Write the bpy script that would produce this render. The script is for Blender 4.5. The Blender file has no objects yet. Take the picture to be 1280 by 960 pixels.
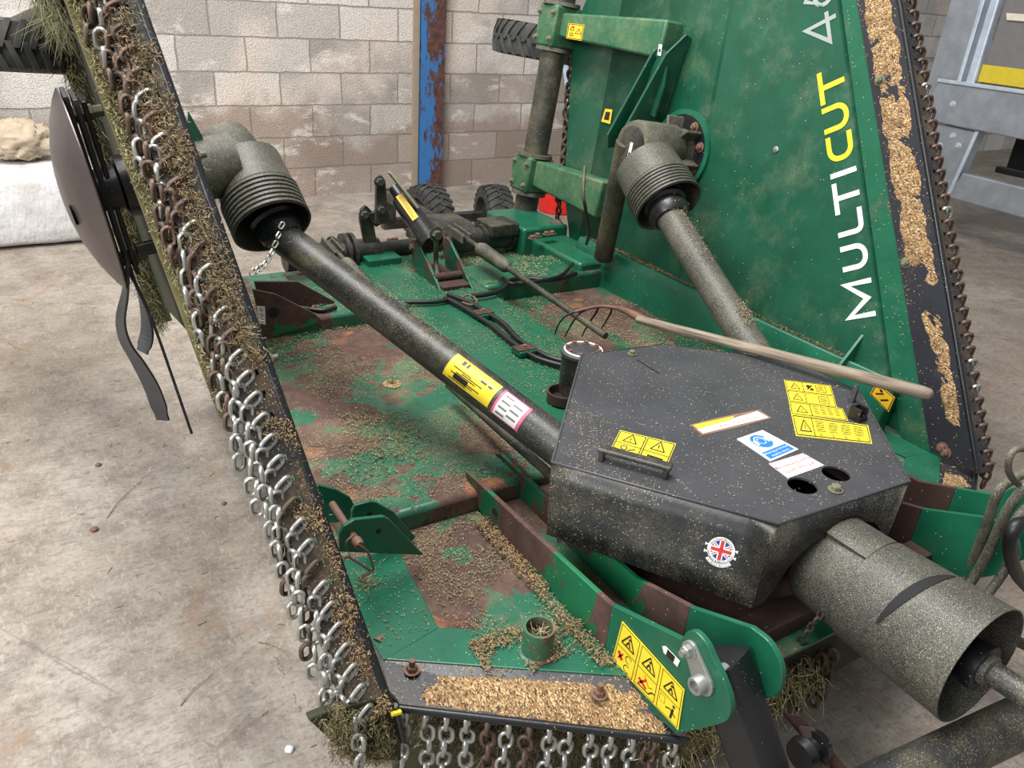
import bpy, bmesh, random, math
from math import pi, sin, cos, radians, sqrt
from mathutils import Vector, Matrix, noise
V = Vector
random.seed(7)
scn = bpy.context.scene
C = scn.collection

# ------------------------------------------------------------------ camera
F, PITCH, ROLL, YAW, CAMH = 1000.0, radians(26.6), radians(4.3), radians(33.0), 1.56
CP = V((0, 0, CAMH))
fh = V((sin(YAW), cos(YAW), 0)); rt = V((cos(YAW), -sin(YAW), 0)); UPZ = V((0, 0, 1))
FW = fh*cos(PITCH) - UPZ*sin(PITCH); UU = fh*sin(PITCH) + UPZ*cos(PITCH)
RR = rt*cos(ROLL) + UU*sin(ROLL); UR = -rt*sin(ROLL) + UU*cos(ROLL)
cam_d = bpy.data.cameras.new('camera'); cam = bpy.data.objects.new('camera', cam_d); C.objects.link(cam)
cam_d.sensor_width = 36; cam_d.lens = 36*F/1280; cam_d.clip_start = 0.02
cam.matrix_world = Matrix(((RR.x, UR.x, -FW.x, CP.x), (RR.y, UR.y, -FW.y, CP.y), (RR.z, UR.z, -FW.z, CP.z), (0, 0, 0, 1)))
scn.camera = cam

def at(x, y, X=None, Y=None, Z=None):
    """the world point seen at a pixel of the photograph, on a known plane"""
    d = RR*((x-640)/F) - UR*((y-480)/F) + FW
    if X is not None: t = (X-CP.x)/d.x
    elif Y is not None: t = (Y-CP.y)/d.y
    else: t = (Z-CP.z)/d.z
    return CP + d*t

# ------------------------------------------------------------------ light
scn.view_settings.view_transform = 'Standard'; scn.view_settings.look = 'None'
scn.view_settings.gamma = 1; scn.view_settings.use_curve_mapping = False
scn.view_settings.exposure = 0.1
W = bpy.data.worlds.new('world'); scn.world = W; W.use_nodes = True
bg = W.node_tree.nodes['Background']; bg.inputs[0].default_value = (0.93, 0.97, 1.0, 1); bg.inputs[1].default_value = 0.42
def area(name, loc, target, size, power, col=(1, 1, 1)):
    l = bpy.data.lights.new(name, 'AREA'); l.shape = 'RECTANGLE'; l.size, l.size_y = size; l.energy = power; l.color = col
    o = bpy.data.objects.new(name, l); C.objects.link(o); o.location = loc
    o.rotation_euler = (V(target)-V(loc)).to_track_quat('-Z', 'Y').to_euler(); return o
area('rooflight', (0.2, 2.6, 5.2), (1.0, 2.8, 0), (3.6, 2.2), 470, (1.0, 0.98, 0.95))
area('rooflight', (-4.5, 0.5, 3.6), (0.3, 3.8, 0.3), (3.5, 2.6), 400, (0.97, 0.98, 1.0))

# ------------------------------------------------------------------ materials
def lin(c):
    return tuple(((v/255)/12.92 if v/255 <= .04045 else ((v/255+.055)/1.055)**2.4) for v in c)
class NT:
    def __init__(s, name):
        s.m = bpy.data.materials.new(name); s.m.use_nodes = True; s.t = s.m.node_tree
        s.b = s.t.nodes['Principled BSDF']; s.tc = s.t.nodes.new('ShaderNodeTexCoord')
        s.co = s.tc.outputs['Object']
    def n(s, k): return s.t.nodes.new(k)
    def l(s, a, b): s.t.links.new(a, b)
    def mapping(s, scale=(1, 1, 1), rot=(0, 0, 0), loc=(0, 0, 0)):
        m = s.n('ShaderNodeMapping'); m.inputs['Scale'].default_value = scale; m.inputs['Rotation'].default_value = rot
        m.inputs['Location'].default_value = loc; s.l(s.co, m.inputs[0]); return m.outputs[0]
    def noise(s, sc, det=4, rough=.6, co=None, dist=0):
        m = s.n('ShaderNodeTexNoise'); m.inputs['Scale'].default_value = sc; m.inputs['Detail'].default_value = det
        m.inputs['Roughness'].default_value = rough; m.inputs['Distortion'].default_value = dist
        s.l(co or s.co, m.inputs['Vector']); return m.outputs[0]
    def vor(s, sc, co=None, feature='F1'):
        m = s.n('ShaderNodeTexVoronoi'); m.feature = feature; m.inputs['Scale'].default_value = sc
        s.l(co or s.co, m.inputs['Vector']); return m
    def rng(s, v, a, b, c=0., d=1.):
        m = s.n('ShaderNodeMapRange'); s.l(v, m.inputs[0])
        for i, q in zip((1, 2, 3, 4), (a, b, c, d)): m.inputs[i].default_value = q
        return m.outputs[0]
    def mth(s, op, a, b=None):
        m = s.n('ShaderNodeMath'); m.operation = op
        for i, q in enumerate((a, b)):
            if q is None: continue
            if isinstance(q, (int, float)): m.inputs[i].default_value = q
            else: s.l(q, m.inputs[i])
        return m.outputs[0]
    def mix(s, fac, a, b):
        m = s.n('ShaderNodeMix'); m.data_type = 'RGBA'
        for i, q in ((0, fac), (6, a), (7, b)):
            if isinstance(q, (int, float)): m.inputs[i].default_value = q
            elif isinstance(q, tuple): m.inputs[i].default_value = (*q[:3], 1)
            else: s.l(q, m.inputs[i])
        return m.outputs[2]
    def bump(s, h, strength=.3, dist=.01):
        m = s.n('ShaderNodeBump'); m.inputs['Strength'].default_value = strength; m.inputs['Distance'].default_value = dist
        s.l(h, m.inputs['Height']); s.l(m.outputs[0], s.b.inputs['Normal'])
    def fin(s, col, rough=.5, metal=0.):
        if isinstance(col, tuple): s.b.inputs['Base Color'].default_value = (*col[:3], 1)
        else: s.l(col, s.b.inputs['Base Color'])
        for k, q in (('Roughness', rough), ('Metallic', metal)):
            if isinstance(q, (int, float)): s.b.inputs[k].default_value = q
            else: s.l(q, s.b.inputs[k])
        return s.m
STRAW = lin((182, 172, 138))
def coated(name, base, rough=.45, metal=0., rust=0., dust=0., dustcol=(122, 116, 94), speck=0., specksc=160., speckcol=None, rustcol=(84, 60, 52), seed=0., fine=0.):
    """painted metal: tone variation, rust where the paint has flaked, a film of dust, chopped grass flakes"""
    t = NT(name); b = lin(base)
    off = t.mapping(loc=(seed, seed*1.7, seed*.6)); t.co = off
    n1 = t.noise(9, 5, .6)
    col = t.mix(t.rng(n1, .35, .7), b, tuple(v*.72 for v in b))
    r = rough; h = n1
    if rust > 0:
        nr = t.noise(4.2, 7, .62, dist=.25)
        f = t.rng(nr, .66-rust*.3, .675-rust*.3)
        rc = t.mix(t.rng(t.noise(26, 4), .35, .65), lin(rustcol), tuple(v*.6 for v in lin(rustcol)))
        rc = t.mix(t.rng(t.noise(7, 4), .6, .72), rc, lin((140, 84, 52)))
        col = t.mix(f, col, rc); r = t.rng(f, 0, 1, rough, .85)
    if dust > 0:
        nd = t.noise(6, 6, .7)
        f = t.rng(nd, .62-dust*.4, .82-dust*.25, 0, min(.92, dust*1.15))
        f2 = t.mth('MULTIPLY', f, t.rng(t.noise(130, 3, .8), .3, .62, .25, 1))
        col = t.mix(f2, col, lin(dustcol))
    if fine > 0:
        vf = t.vor(620); ff = t.mth('MULTIPLY', t.mth('MULTIPLY', t.rng(vf.outputs['Distance'], .42, .2), .8), t.rng(t.noise(6, 7, .75), .66-fine*.42, .86-fine*.32))
        col = t.mix(ff, col, lin((166, 158, 128)))
    if speck > 0:
        mp = t.n('ShaderNodeMapping'); mp.inputs['Scale'].default_value = (1, .45, .7); mp.inputs['Rotation'].default_value = (.5, .3, .8); t.l(off, mp.inputs[0])
        v = t.vor(specksc*1.9, mp.outputs[0]); sep = t.n('ShaderNodeSeparateColor'); t.l(v.outputs['Color'], sep.inputs[0])
        f = t.mth('MULTIPLY', t.rng(v.outputs['Distance'], .26, .2), t.mth('LESS_THAN', sep.outputs[0], t.rng(t.noise(5, 6, .75), .42, .72, 0, speck*.7)))
        col = t.mix(f, col, speckcol or STRAW)
    t.bump(t.noise(60, 4), .12, .004)
    return t.fin(col, r, metal)
M = {}
GREEN = (26, 92, 66)
M['green'] = coated('green_paint', GREEN, .38, rust=.14, dust=.25, speck=.5, fine=.25)
M['green_clean'] = coated('green_paint_clean', (24, 94, 69), .33, rust=.0, dust=.1, speck=.2, seed=3)
M['green_wing'] = coated('green_wing_paint', (20, 78, 56), .4, rust=.0, dust=.34, dustcol=(84, 106, 84), speck=.05, specksc=150, seed=5, fine=.34)
M['green_dusty'] = coated('green_paint_dusty', (14, 88, 60), .5, rust=.02, dust=.62, dustcol=(104, 120, 82), speck=.4, seed=9, fine=.35)
M['green_rusty'] = coated('green_paint_rusty', GREEN, .42, rust=.62, dust=.4, dustcol=(128, 112, 82), speck=.7, seed=12, fine=.5)
M['green_flaked'] = coated('green_paint_flaked', GREEN, .42, rust=.42, dust=.2, speck=.5, seed=21, fine=.3)
M['rusty'] = coated('rusty_steel', (66, 44, 38), .75, dust=.2, dustcol=(110, 84, 64), speck=.25, seed=2)
M['rust_green'] = coated('rusty_plate_with_green_paint', (12, 100, 62), .5, rust=.66, dust=.0, speck=.15, seed=31.5)
M['black'] = coated('black_paint', (24, 25, 28), .36, dust=.05, speck=.35, specksc=200, seed=4)
M['black_dusty'] = coated('black_paint_dusty', (30, 31, 32), .42, dust=.35, dustcol=(120, 114, 88), speck=.9, specksc=230, seed=6, fine=.55)
M['cover'] = coated('black_cover_lit', (64, 64, 68), .4, dust=.10, dustcol=(84, 80, 68), speck=.5, specksc=170, seed=8, fine=.08)  # black cover paint, lightened as the lit top
M['cover_side'] = coated('black_cover_shaded', (20, 21, 23), .45, dust=.2, dustcol=(112, 108, 84), speck=1., specksc=210, seed=9, fine=.5)  # same black paint in a darker copy, shade of the sides put into the colour
M['plastic'] = coated('dusty_black_plastic', (48, 49, 49), .55, dust=.30, dustcol=(128, 124, 104), speck=1., specksc=260, seed=11, fine=1.15)
M['casting'] = coated('dusty_casting', (46, 47, 45), .65, dust=.5, dustcol=(134, 130, 110), speck=1., specksc=240, seed=13, fine=1.1)
M['tube'] = coated('grimy_tube', (44, 44, 38), .6, dust=.55, dustcol=(104, 98, 70), speck=.5, seed=15, fine=.45)
M['shaft'] = coated('black_shaft_tube', (36, 37, 39), .46, dust=.3, dustcol=(150, 140, 100), speck=1., specksc=240, seed=17, fine=.65)
M['blackstrip'] = coated('black_strip_paint', (36, 37, 44), .42, dust=.15, dustcol=(120, 96, 60), speck=.9, speckcol=lin((190, 150, 92)), seed=19, fine=.3)
M['lip'] = coated('black_lip_with_grass', (34, 34, 40), .45, rust=0, dust=.5, dustcol=(132, 104, 66), speck=1., speckcol=lin((196, 166, 104)), seed=23, fine=.4)
M['caked'] = coated('caked_grass', (122, 114, 74), .95, dust=.7, dustcol=(60, 58, 36), speck=1., speckcol=lin((140, 132, 92)), specksc=330, seed=25, fine=.4)
M['under'] = coated('grassy_underside', (44, 46, 30), .9, dust=.5, dustcol=(76, 74, 48), speck=1., seed=27, speckcol=lin((110, 108, 60)))
M['steel'] = coated('worn_steel', (176, 176, 170), .38, .75, dust=.3, dustcol=(120, 100, 72), seed=29)
M['rustchain'] = coated('rusty_chain_steel', (104, 84, 74), .55, .45, dust=.45, dustcol=(92, 80, 54), seed=30)
M['grimechain'] = coated('grass_caked_chain', (88, 74, 62), .6, .4, dust=.5, dustcol=(70, 60, 42), seed=33)
M['blade'] = coated('grey_blade_steel', (70, 69, 71), .5, .2, dust=.1, seed=35)
M['pan'] = coated('polished_blade_pan', (96, 88, 86), .36, .55, dust=.08, seed=37)
M['bolt'] = coated('rusty_bolt', (124, 92, 78), .7, .2, dust=.3, seed=39)
M['bolt_green'] = coated('dusty_bolt', (112, 112, 88), .7, .1, dust=.3, seed=40)
M['alu'] = coated('galvanised_panel', (150, 156, 164), .45, .35, dust=.12, dustcol=(190, 190, 190), seed=41)
M['alu_light'] = coated('galvanised_edge', (196, 208, 222), .4, .3, seed=42)
M['zinc'] = coated('zinc_plate', (168, 170, 164), .4, .6, dust=.2, seed=43)
def plain(name, c, rough=.5, metal=0.):
    t = NT(name); b = lin(c)
    return t.fin(t.mix(t.rng(t.noise(30, 3), .3, .7), b, tuple(v*.86 for v in b)), rough, metal)
M['dark'] = plain('dark_inside', (16, 16, 17), .8)
M['rubber'] = plain('hose_rubber', (22, 22, 24), .45)
M['yellow'] = plain('yellow_sticker', (240, 212, 50), .45)
M['orange'] = plain('amber_sticker', (236, 186, 40), .45)
M['white'] = plain('white_sticker', (226, 226, 222), .45)
M['ink'] = plain('black_ink', (28, 26, 24), .5)
M['red'] = plain('red_ink', (196, 44, 44), .5)
M['pink'] = plain('pink_border', (214, 96, 130), .5)
M['blue'] = plain('blue_ink', (34, 116, 206), .45)
M['navy'] = plain('navy_ink', (36, 62, 128), .45)
M['txtwhite'] = plain('white_lettering', (222, 224, 220), .5)
M['txtyellow'] = plain('yellow_lettering', (238, 212, 44), .5)
M['txtgrey'] = plain('grey_lettering', (148, 156, 152), .5)
M['bucket'] = plain('red_plastic', (224, 40, 34), .4)
M['tgrey'] = plain('grey_board', (112, 110, 110), .5)
M['tyellow'] = plain('faded_yellow_band', (206, 184, 44), .5)
M['cream'] = plain('pale_rail', (214, 206, 192), .5)
M['lime'] = plain('lime_print', (186, 196, 60), .5)
M['rustedge'] = plain('torn_brown_edge', (128, 96, 76), .8)
def flakes(name, a, b, c):
    t = NT(name); v = t.vor(260); sep = t.n('ShaderNodeSeparateColor'); t.l(v.outputs['Color'], sep.inputs[0])
    col = t.mix(t.rng(sep.outputs[0], .2, .8), lin(a), lin(b)); col = t.mix(t.mth('GREATER_THAN', sep.outputs[1], .75), col, lin(c))
    return t.fin(col, .85)
M['straw'] = flakes('chopped_straw', (172, 160, 126), (138, 126, 96), (104, 94, 70))
M['chaff'] = flakes('brown_chaff', (172, 146, 108), (136, 110, 78), (96, 76, 54))
def bed():
    t = NT('bed_of_chaff'); co = t.mapping((1, .5, .8), (.4, .2, .7)); v = t.vor(430, co); sep = t.n('ShaderNodeSeparateColor'); t.l(v.outputs['Color'], sep.inputs[0])
    col = t.mix(sep.outputs[0], lin((178, 142, 98)), lin((128, 98, 66))); col = t.mix(t.mth('GREATER_THAN', sep.outputs[1], .78), col, lin((206, 180, 136))); col = t.mix(t.mth('GREATER_THAN', sep.outputs[2], .82), col, lin((78, 60, 42)))
    col = t.mix(t.rng(t.noise(16, 5, .7), .5, .7, 0, .6), col, lin((110, 84, 58)))
    t.bump(v.outputs['Distance'], .9, .004); return t.fin(col, .95)
M['bed'] = bed()
M['grass'] = flakes('dry_grass', (126, 118, 82), (94, 88, 58), (160, 148, 110))
def wood():
    t = NT('weathered_ash_handle'); ax = (at(1166, 494, Z=.715)-at(797, 399, Z=.655)).normalized()
    r1 = t.n('ShaderNodeMapping'); e = ax.rotation_difference(V((1, 0, 0))).to_euler(); r1.inputs['Rotation'].default_value = e; t.l(t.co, r1.inputs[0])
    r2 = t.n('ShaderNodeMapping'); r2.inputs['Scale'].default_value = (6, 130, 130); t.l(r1.outputs[0], r2.inputs[0])
    n = t.noise(1, 4, .6, co=r2.outputs[0]); n2 = t.noise(7, 5, .6)
    col = t.mix(t.rng(n, .35, .65), lin((152, 138, 118)), lin((84, 72, 62))); col = t.mix(t.rng(n2, .45, .7, 0, .6), col, lin((112, 100, 90))); t.bump(n, .5, .002); return t.fin(col, .7)
M['wood'] = wood()
def tyre():
    t = NT('tyre_rubber'); return t.fin(t.mix(t.rng(t.noise(14, 4), .4, .7), lin((40, 42, 42)), lin((72, 70, 62))), .75)
M['tyre'] = tyre()
def floor_m():
    t = NT('concrete_floor')
    n1 = t.noise(.9, 6, .6); n2 = t.noise(7, 8, .7); n3 = t.noise(70, 3, .6)
    col = t.mix(t.rng(n1, .38, .62), lin((136, 124, 111)), lin((162, 154, 144)))
    col = t.mix(t.rng(n2, .42, .66, 0, .8), col, lin((108, 97, 87)))
    sc = t.noise(26, 6, .75, t.mapping((1, 3.2, 1), (0, 0, .7)), dist=.8); col = t.mix(t.rng(sc, .5, .62, 0, .5), col, lin((94, 84, 75)))
    sc = t.noise(34, 6, .75, t.mapping((3, 1, 1), (0, 0, .3), (3, 1, 0)), dist=.8); col = t.mix(t.rng(sc, .52, .64, 0, .45), col, lin((176, 170, 162)))
    col = t.mix(t.rng(n3, .5, .75, 0, .45), col, lin((84, 75, 67)))
    sn = t.noise(2.1, 7, .75, dist=1.4); col = t.mix(t.rng(sn, .56, .66, 0, .5), col, lin((132, 104, 78)))
    sn = t.noise(3.1, 7, .75, t.mapping(loc=(4, 2, 0))); col = t.mix(t.rng(sn, .58, .72, 0, .65), col, lin((72, 65, 60)))
    cr = t.vor(.55, t.mapping((1, .6, 1), (0, 0, .5), (.37, .8, 0)), 'DISTANCE_TO_EDGE'); 
    dn = t.noise(3, 5); crk = t.mth('ADD', cr.outputs[0], t.mth('MULTIPLY', t.mth('SUBTRACT', dn, .5), .02))
    col = t.mix(t.rng(t.mth('ABSOLUTE', crk), .0, .002, .45, 0), col, lin((84, 72, 64)))
    w = t.vor(60, t.mapping((1, 3.5, 1), (0, 0, .9))); s2 = t.n('ShaderNodeSeparateColor'); t.l(w.outputs['Color'], s2.inputs[0])
    t.bump(t.mth('ADD', n2, t.mth('MULTIPLY', n3, .4)), .35, .006)
    return t.fin(col, t.rng(n1, .3, .7, .5, .75))
M['floor'] = floor_m()
def wall_m():
    t = NT('concrete_block_wall')
    mp = t.n('ShaderNodeMapping'); mp.inputs['Rotation'].default_value = (-pi/2, 0, 0); t.l(t.co, mp.inputs[0])
    dn = t.n('ShaderNodeTexNoise'); dn.inputs['Scale'].default_value = 9; dn.inputs['Detail'].default_value = 4; t.l(mp.outputs[0], dn.inputs['Vector'])
    sb = t.n('ShaderNodeVectorMath'); sb.operation = 'MULTIPLY_ADD'; t.l(dn.outputs['Color'], sb.inputs[0]); sb.inputs[1].default_value = (.02, .02, 0); t.l(mp.outputs[0], sb.inputs[2])
    br = t.n('ShaderNodeTexBrick'); t.l(sb.outputs[0], br.inputs['Vector'])
    br.inputs['Scale'].default_value = 1; br.inputs['Brick Width'].default_value = .45; br.inputs['Row Height'].default_value = .2235
    br.inputs['Mortar Size'].default_value = .006; br.inputs['Mortar Smooth'].default_value = .35; br.offset = .5
    br.inputs['Color1'].default_value = (0, 0, 0, 1); br.inputs['Color2'].default_value = (1, 1, 1, 1); br.inputs['Mortar'].default_value = (.5, .5, .5, 1)
    sp = t.n('ShaderNodeSeparateColor'); t.l(br.outputs['Color'], sp.inputs[0])
    col = t.mix(sp.outputs[0], lin((146, 140, 132)), lin((204, 199, 192)))
    st = t.noise(1.1, 4, .55); col = t.mix(t.rng(st, .5, .6, 0, .8), col, lin((206, 192, 180)))
    st = t.noise(1.7, 5, .6, t.mapping(loc=(3.2, 0, 1.4))); col = t.mix(t.rng(st, .54, .62, 0, .4), col, lin((138, 124, 112)))
    # damp red-brown band low on the wall, white salts above it
    sx = t.n('ShaderNodeSeparateXYZ'); t.l(t.co, sx.inputs[0])
    z = t.mth('ADD', sx.outputs[2], t.mth('MULTIPLY', t.mth('SUBTRACT', t.noise(1.6, 5, .6), .5), 1.1))
    low = t.mth('MULTIPLY', t.rng(z, .62, .5), t.rng(sx.outputs[0], 2.55, 2.2))
    col = t.mix(t.mth('MULTIPLY', low, .7), col, lin((134, 114, 100)))
    wh = t.noise(2.6, 7, .7, t.mapping((1, 1, 2), loc=(1, 5, 2))); col = t.mix(t.rng(wh, .56, .64, 0, .7), col, lin((216, 210, 202)))
    pits = t.vor(95); col = t.mix(t.mth('MULTIPLY', t.rng(pits.outputs[0], .25, .1), .6), col, lin((108, 100, 94)))
    gr = t.noise(120, 3, .7); col = t.mix(t.rng(gr, .45, .7, 0, .55), col, lin((110, 102, 96)))
    col = t.mix(t.mth('MULTIPLY', br.outputs['Fac'], .7), col, lin((120, 108, 98)))
    t.bump(t.mth('SUBTRACT', t.mth('ADD', t.mth('MULTIPLY', gr, .35), t.mth('MULTIPLY', pits.outputs[0], .3)), t.mth('MULTIPLY', br.outputs['Fac'], .9)), .8, .012)
    return t.fin(col, .9)
M['wall'] = wall_m()
def column_m():
    t = NT('blue_paint_over_rust'); n = t.noise(11, 8, .75, t.mapping((1.2, 1.2, .4)))
    sx = t.n('ShaderNodeSeparateXYZ'); t.l(t.co, sx.inputs[0])
    f = t.rng(t.mth('ADD', n, t.rng(sx.outputs[0], -.09, .09, -.07, .1)), .49, .53)
    rust = t.mix(t.rng(t.noise(22, 4), .4, .6), lin((92, 58, 48)), lin((62, 42, 38)))
    return t.fin(t.mix(f, lin((44, 104, 160)), rust), .6)
M['column'] = column_m()
def sheet_m():
    t = NT('woven_plastic_sheet'); n = t.noise(5, 5, .6); w = t.noise(60, 2, .5, t.mapping((1, 1, .3)))
    col = t.mix(t.rng(n, .4, .7), lin((206, 206, 208)), lin((178, 172, 166))); col = t.mix(t.rng(t.noise(9, 5, .7), .62, .72, 0, .6), col, lin((176, 146, 112)))
    t.bump(t.mth('ADD', n, t.mth('MULTIPLY', w, .3)), .6, .03); return t.fin(col, .6)
M['sheet'] = sheet_m()
def soil_m():
    t = NT('pinkish_floor_at_wall'); return t.fin(lin((170, 150, 130)), .9)

# ------------------------------------------------------------------ mesh helpers
def link_mesh(name, bm, mat, parent=None, smooth=None, kind=None, label=None, bevel=0., solid=0.):
    bmesh.ops.recalc_face_normals(bm, faces=bm.faces[:])
    me = bpy.data.meshes.new(name)
    vs = [v.co for v in bm.verts]
    lo = V((min(v[i] for v in vs) for i in range(3))); hi = V((max(v[i] for v in vs) for i in range(3))); c = (lo+hi)/2
    if parent is None: c.z = lo.z
    bmesh.ops.translate(bm, verts=bm.verts[:], vec=-c)
    bm.to_mesh(me); bm.free()
    mats = mat if isinstance(mat, (list, tuple)) else [mat]
    for m in mats: me.materials.append(m)
    if smooth is not None:
        for p in me.polygons: p.use_smooth = True
        try: me.set_sharp_from_angle(angle=radians(smooth))
        except Exception: pass
    o = bpy.data.objects.new(name, me); C.objects.link(o)
    base = V((0, 0, 0)) if parent is None else parent['_w']
    o.location = c - V(base); o['_w'] = c
    if parent is not None: o.parent = parent
    if solid: s = o.modifiers.new('solid', 'SOLIDIFY'); s.thickness = solid; s.offset = 0
    if bevel: b = o.modifiers.new('bevel', 'BEVEL'); b.width = bevel; b.segments = 2; b.limit_method = 'ANGLE'; b.angle_limit = radians(35)
    if kind: o['kind'] = kind
    if label: o['label'] = label
    return o
def root(name, loc, label, cat, group=None, parent=None):
    o = bpy.data.objects.new(name, None); C.objects.link(o); o.empty_display_size = .1
    o['_w'] = V(loc); o.location = V(loc)
    o['label'] = label; o['category'] = cat
    if group: o['group'] = group
    return o
def tag(o, label, cat, group=None):
    o['label'] = label; o['category'] = cat
    if group: o['group'] = group
    return o
def BM(): return bmesh.new()
def frame_of(d):
    d = d.normalized(); a = V((0, 0, 1)) if abs(d.z) < .9 else V((1, 0, 0))
    x = a.cross(d).normalized(); return x, d.cross(x).normalized()
def prism(bm, pts, vec, mi=0):
    """polygon extruded by a vector"""
    vec = V(vec); a = [bm.verts.new(V(p)) for p in pts]; b = [bm.verts.new(V(p)+vec) for p in pts]; n = len(a)
    fs = [bm.faces.new(a), bm.faces.new(b[::-1])] + [bm.faces.new((a[i], b[i], b[(i+1) % n], a[(i+1) % n])) for i in range(n)]
    for f in fs: f.material_index = mi
def loft(bm, rings, caps=True, mi=0):
    R_ = [[bm.verts.new(V(p)) for p in r] for r in rings]; n = len(R_[0])
    for a, b in zip(R_, R_[1:]):
        for i in range(n):
            f = bm.faces.new((a[i], a[(i+1) % n], b[(i+1) % n], b[i])); f.material_index = mi
    if caps:
        f = bm.faces.new(R_[0]); f.material_index = mi; f = bm.faces.new(R_[-1][::-1]); f.material_index = mi
def boxp(bm, c, ax, ay, az):
    """box from centre and three half-axis vectors"""
    c, ax, ay, az = V(c), V(ax), V(ay), V(az)
    prism(bm, [c-ax-ay-az, c+ax-ay-az, c+ax+ay-az, c-ax+ay-az], az*2)
def box(bm, lo, hi):
    lo, hi = V(lo), V(hi); d = (hi-lo)/2; boxp(bm, (lo+hi)/2, (d.x, 0, 0), (0, d.y, 0), (0, 0, d.z))
def lathe(bm, p0, p1, prof, seg=28, caps=True, mi=0, a0=0., a1=2*pi, openr=False):
    """profile [(t along p0->p1 in 0..1 or beyond, radius)]"""
    p0, p1 = V(p0), V(p1); x, y = frame_of(p1-p0)
    rings = [[p0.lerp(p1, t)+(x*cos(a)+y*sin(a))*r for a in [2*pi*k/seg for k in range(seg)]] for t, r in prof]
    loft(bm, rings, caps, mi)
def cyl(bm, p0, p1, r, r2=None, seg=20, mi=0): lathe(bm, p0, p1, [(0, r), (1, r if r2 is None else r2)], seg, True, mi)
def smooth_path(pts, k=4):
    pts = [V(p) for p in pts]; P_ = [pts[0]*2-pts[1]]+pts+[pts[-1]*2-pts[-2]]; out = []
    for i in range(1, len(P_)-2):
        a, b, c, d = P_[i-1:i+3]
        for j in range(k):
            t = j/k; out.append(.5*((2*b)+(c-a)*t+(2*a-5*b+4*c-d)*t*t+(3*b-a-3*c+d)*t**3))
    return out+[pts[-1]]
def tube(bm, pts, r, seg=10, k=5, closed=False, mi=0, raw=False, r1=None):
    P_ = [V(p) for p in pts] if raw else smooth_path(pts, k)
    n = len(P_); x = None; rings = []
    for i, p in enumerate(P_):
        d = (P_[(i+1) % n if closed else min(i+1, n-1)]-P_[(i-1) % n if closed else max(i-1, 0)]).normalized()
        if x is None: x, y = frame_of(d)
        x = (x-d*x.dot(d)).normalized(); y = d.cross(x)
        rr = r if r1 is None else r+(r1-r)*i/(n-1)
        rings.append([p+(x*cos(2*pi*q/seg)+y*sin(2*pi*q/seg))*rr for q in range(seg)])
    if closed: rings.append(rings[0])
    if closed:
        R_ = [[bm.verts.new(v) for v in rg] for rg in rings[:-1]]
        for i in range(n):
            a, b = R_[i], R_[(i+1) % n]
            for q in range(seg): bm.faces.new((a[q], a[(q+1) % seg], b[(q+1) % seg], b[q]))
    else: loft(bm, rings, True, mi)
def chain_link(bm, c, d, w, L=.044, Wd=.028, r=.0042, seg=6):
    """stadium ring: c centre, d long axis, w width axis"""
    d = V(d).normalized(); w = V(w); w = (w-d*w.dot(d)).normalized(); c = V(c); rr = Wd/2-r; h = L/2-r-rr; P_ = []
    for k in range(7): a = -pi/2+pi*k/6; P_.append(c+d*(h+rr*cos(a))+w*(rr*sin(a)))
    for k in range(7): a = pi/2+pi*k/6; P_.append(c+d*(-h+rr*cos(a))+w*(rr*sin(a)))
    tube(bm, P_, r, seg, closed=True, raw=True)
def hex_bolt(bm, p, n, r=.011, h=.009, shank=.0):
    p, n = V(p), V(n).normalized(); cyl(bm, p, p+n*.002, r*1.45, seg=14); lathe(bm, p+n*.002, p+n*(.002+h), [(0, r), (.8, r), (1, r*.85)], 6)
    if shank: cyl(bm, p+n*h, p+n*(h+shank), r*.55, seg=10)
def scatter(name, tris, count, mat, parent, size=(.004, .011), thick=.0009, clump=4., thr=-1., spread=.003, label=None, flat=.35, jit=0.):
    """chopped grass lying on a surface, as one mesh of slivers"""
    bm = BM(); areas = []; T = []
    for a, b, c in tris:
        a, b, c = V(a), V(b), V(c); n = (b-a).cross(c-a); areas.append(n.length); T.append((a, b, c, n.normalized()))
    tot = sum(areas); made = 0; tries = 0
    while made < count and tries < count*12:
        tries += 1; q = random.random()*tot; i = 0
        while q > areas[i] and i < len(areas)-1: q -= areas[i]; i += 1
        a, b, c, n = T[i]; u, v = random.random(), random.random()
        if u+v > 1: u, v = 1-u, 1-v
        p = a+(b-a)*u+(c-a)*v
        if noise.noise(p*clump)+random.uniform(-.12, .12) < thr: continue
        p += n*random.uniform(.0005, spread)
        d = V((random.gauss(0, 1), random.gauss(0, 1), random.gauss(0, 1))); d = (d-n*d.dot(n)*(1-flat)).normalized()
        s = n.cross(d).normalized(); L = random.uniform(*size)*random.choice((.6, 1, 1, 1.5)); w = thick*random.uniform(.7, 1.6)
        e0, e1 = p-d*L/2, p+d*L/2; m = (e0+e1)/2+s*L*random.uniform(-.15, .15)+n*L*random.uniform(0, .12)
        R_ = [[bm.verts.new(x+s*w), bm.verts.new(x-s*w), bm.verts.new(x+n*w*1.2)] for x in (e0, m, e1)]
        for A, B in ((R_[0], R_[1]), (R_[1], R_[2])):
            for k in range(3): bm.faces.new((A[k], A[(k+1) % 3], B[(k+1) % 3], B[k]))
        made += 1
    if not bm.verts: bm.free(); return None
    return link_mesh(name, bm, mat, parent, kind='stuff', label=label)
def quad(a, b, c, d): return [(a, b, c), (a, c, d)]
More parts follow.
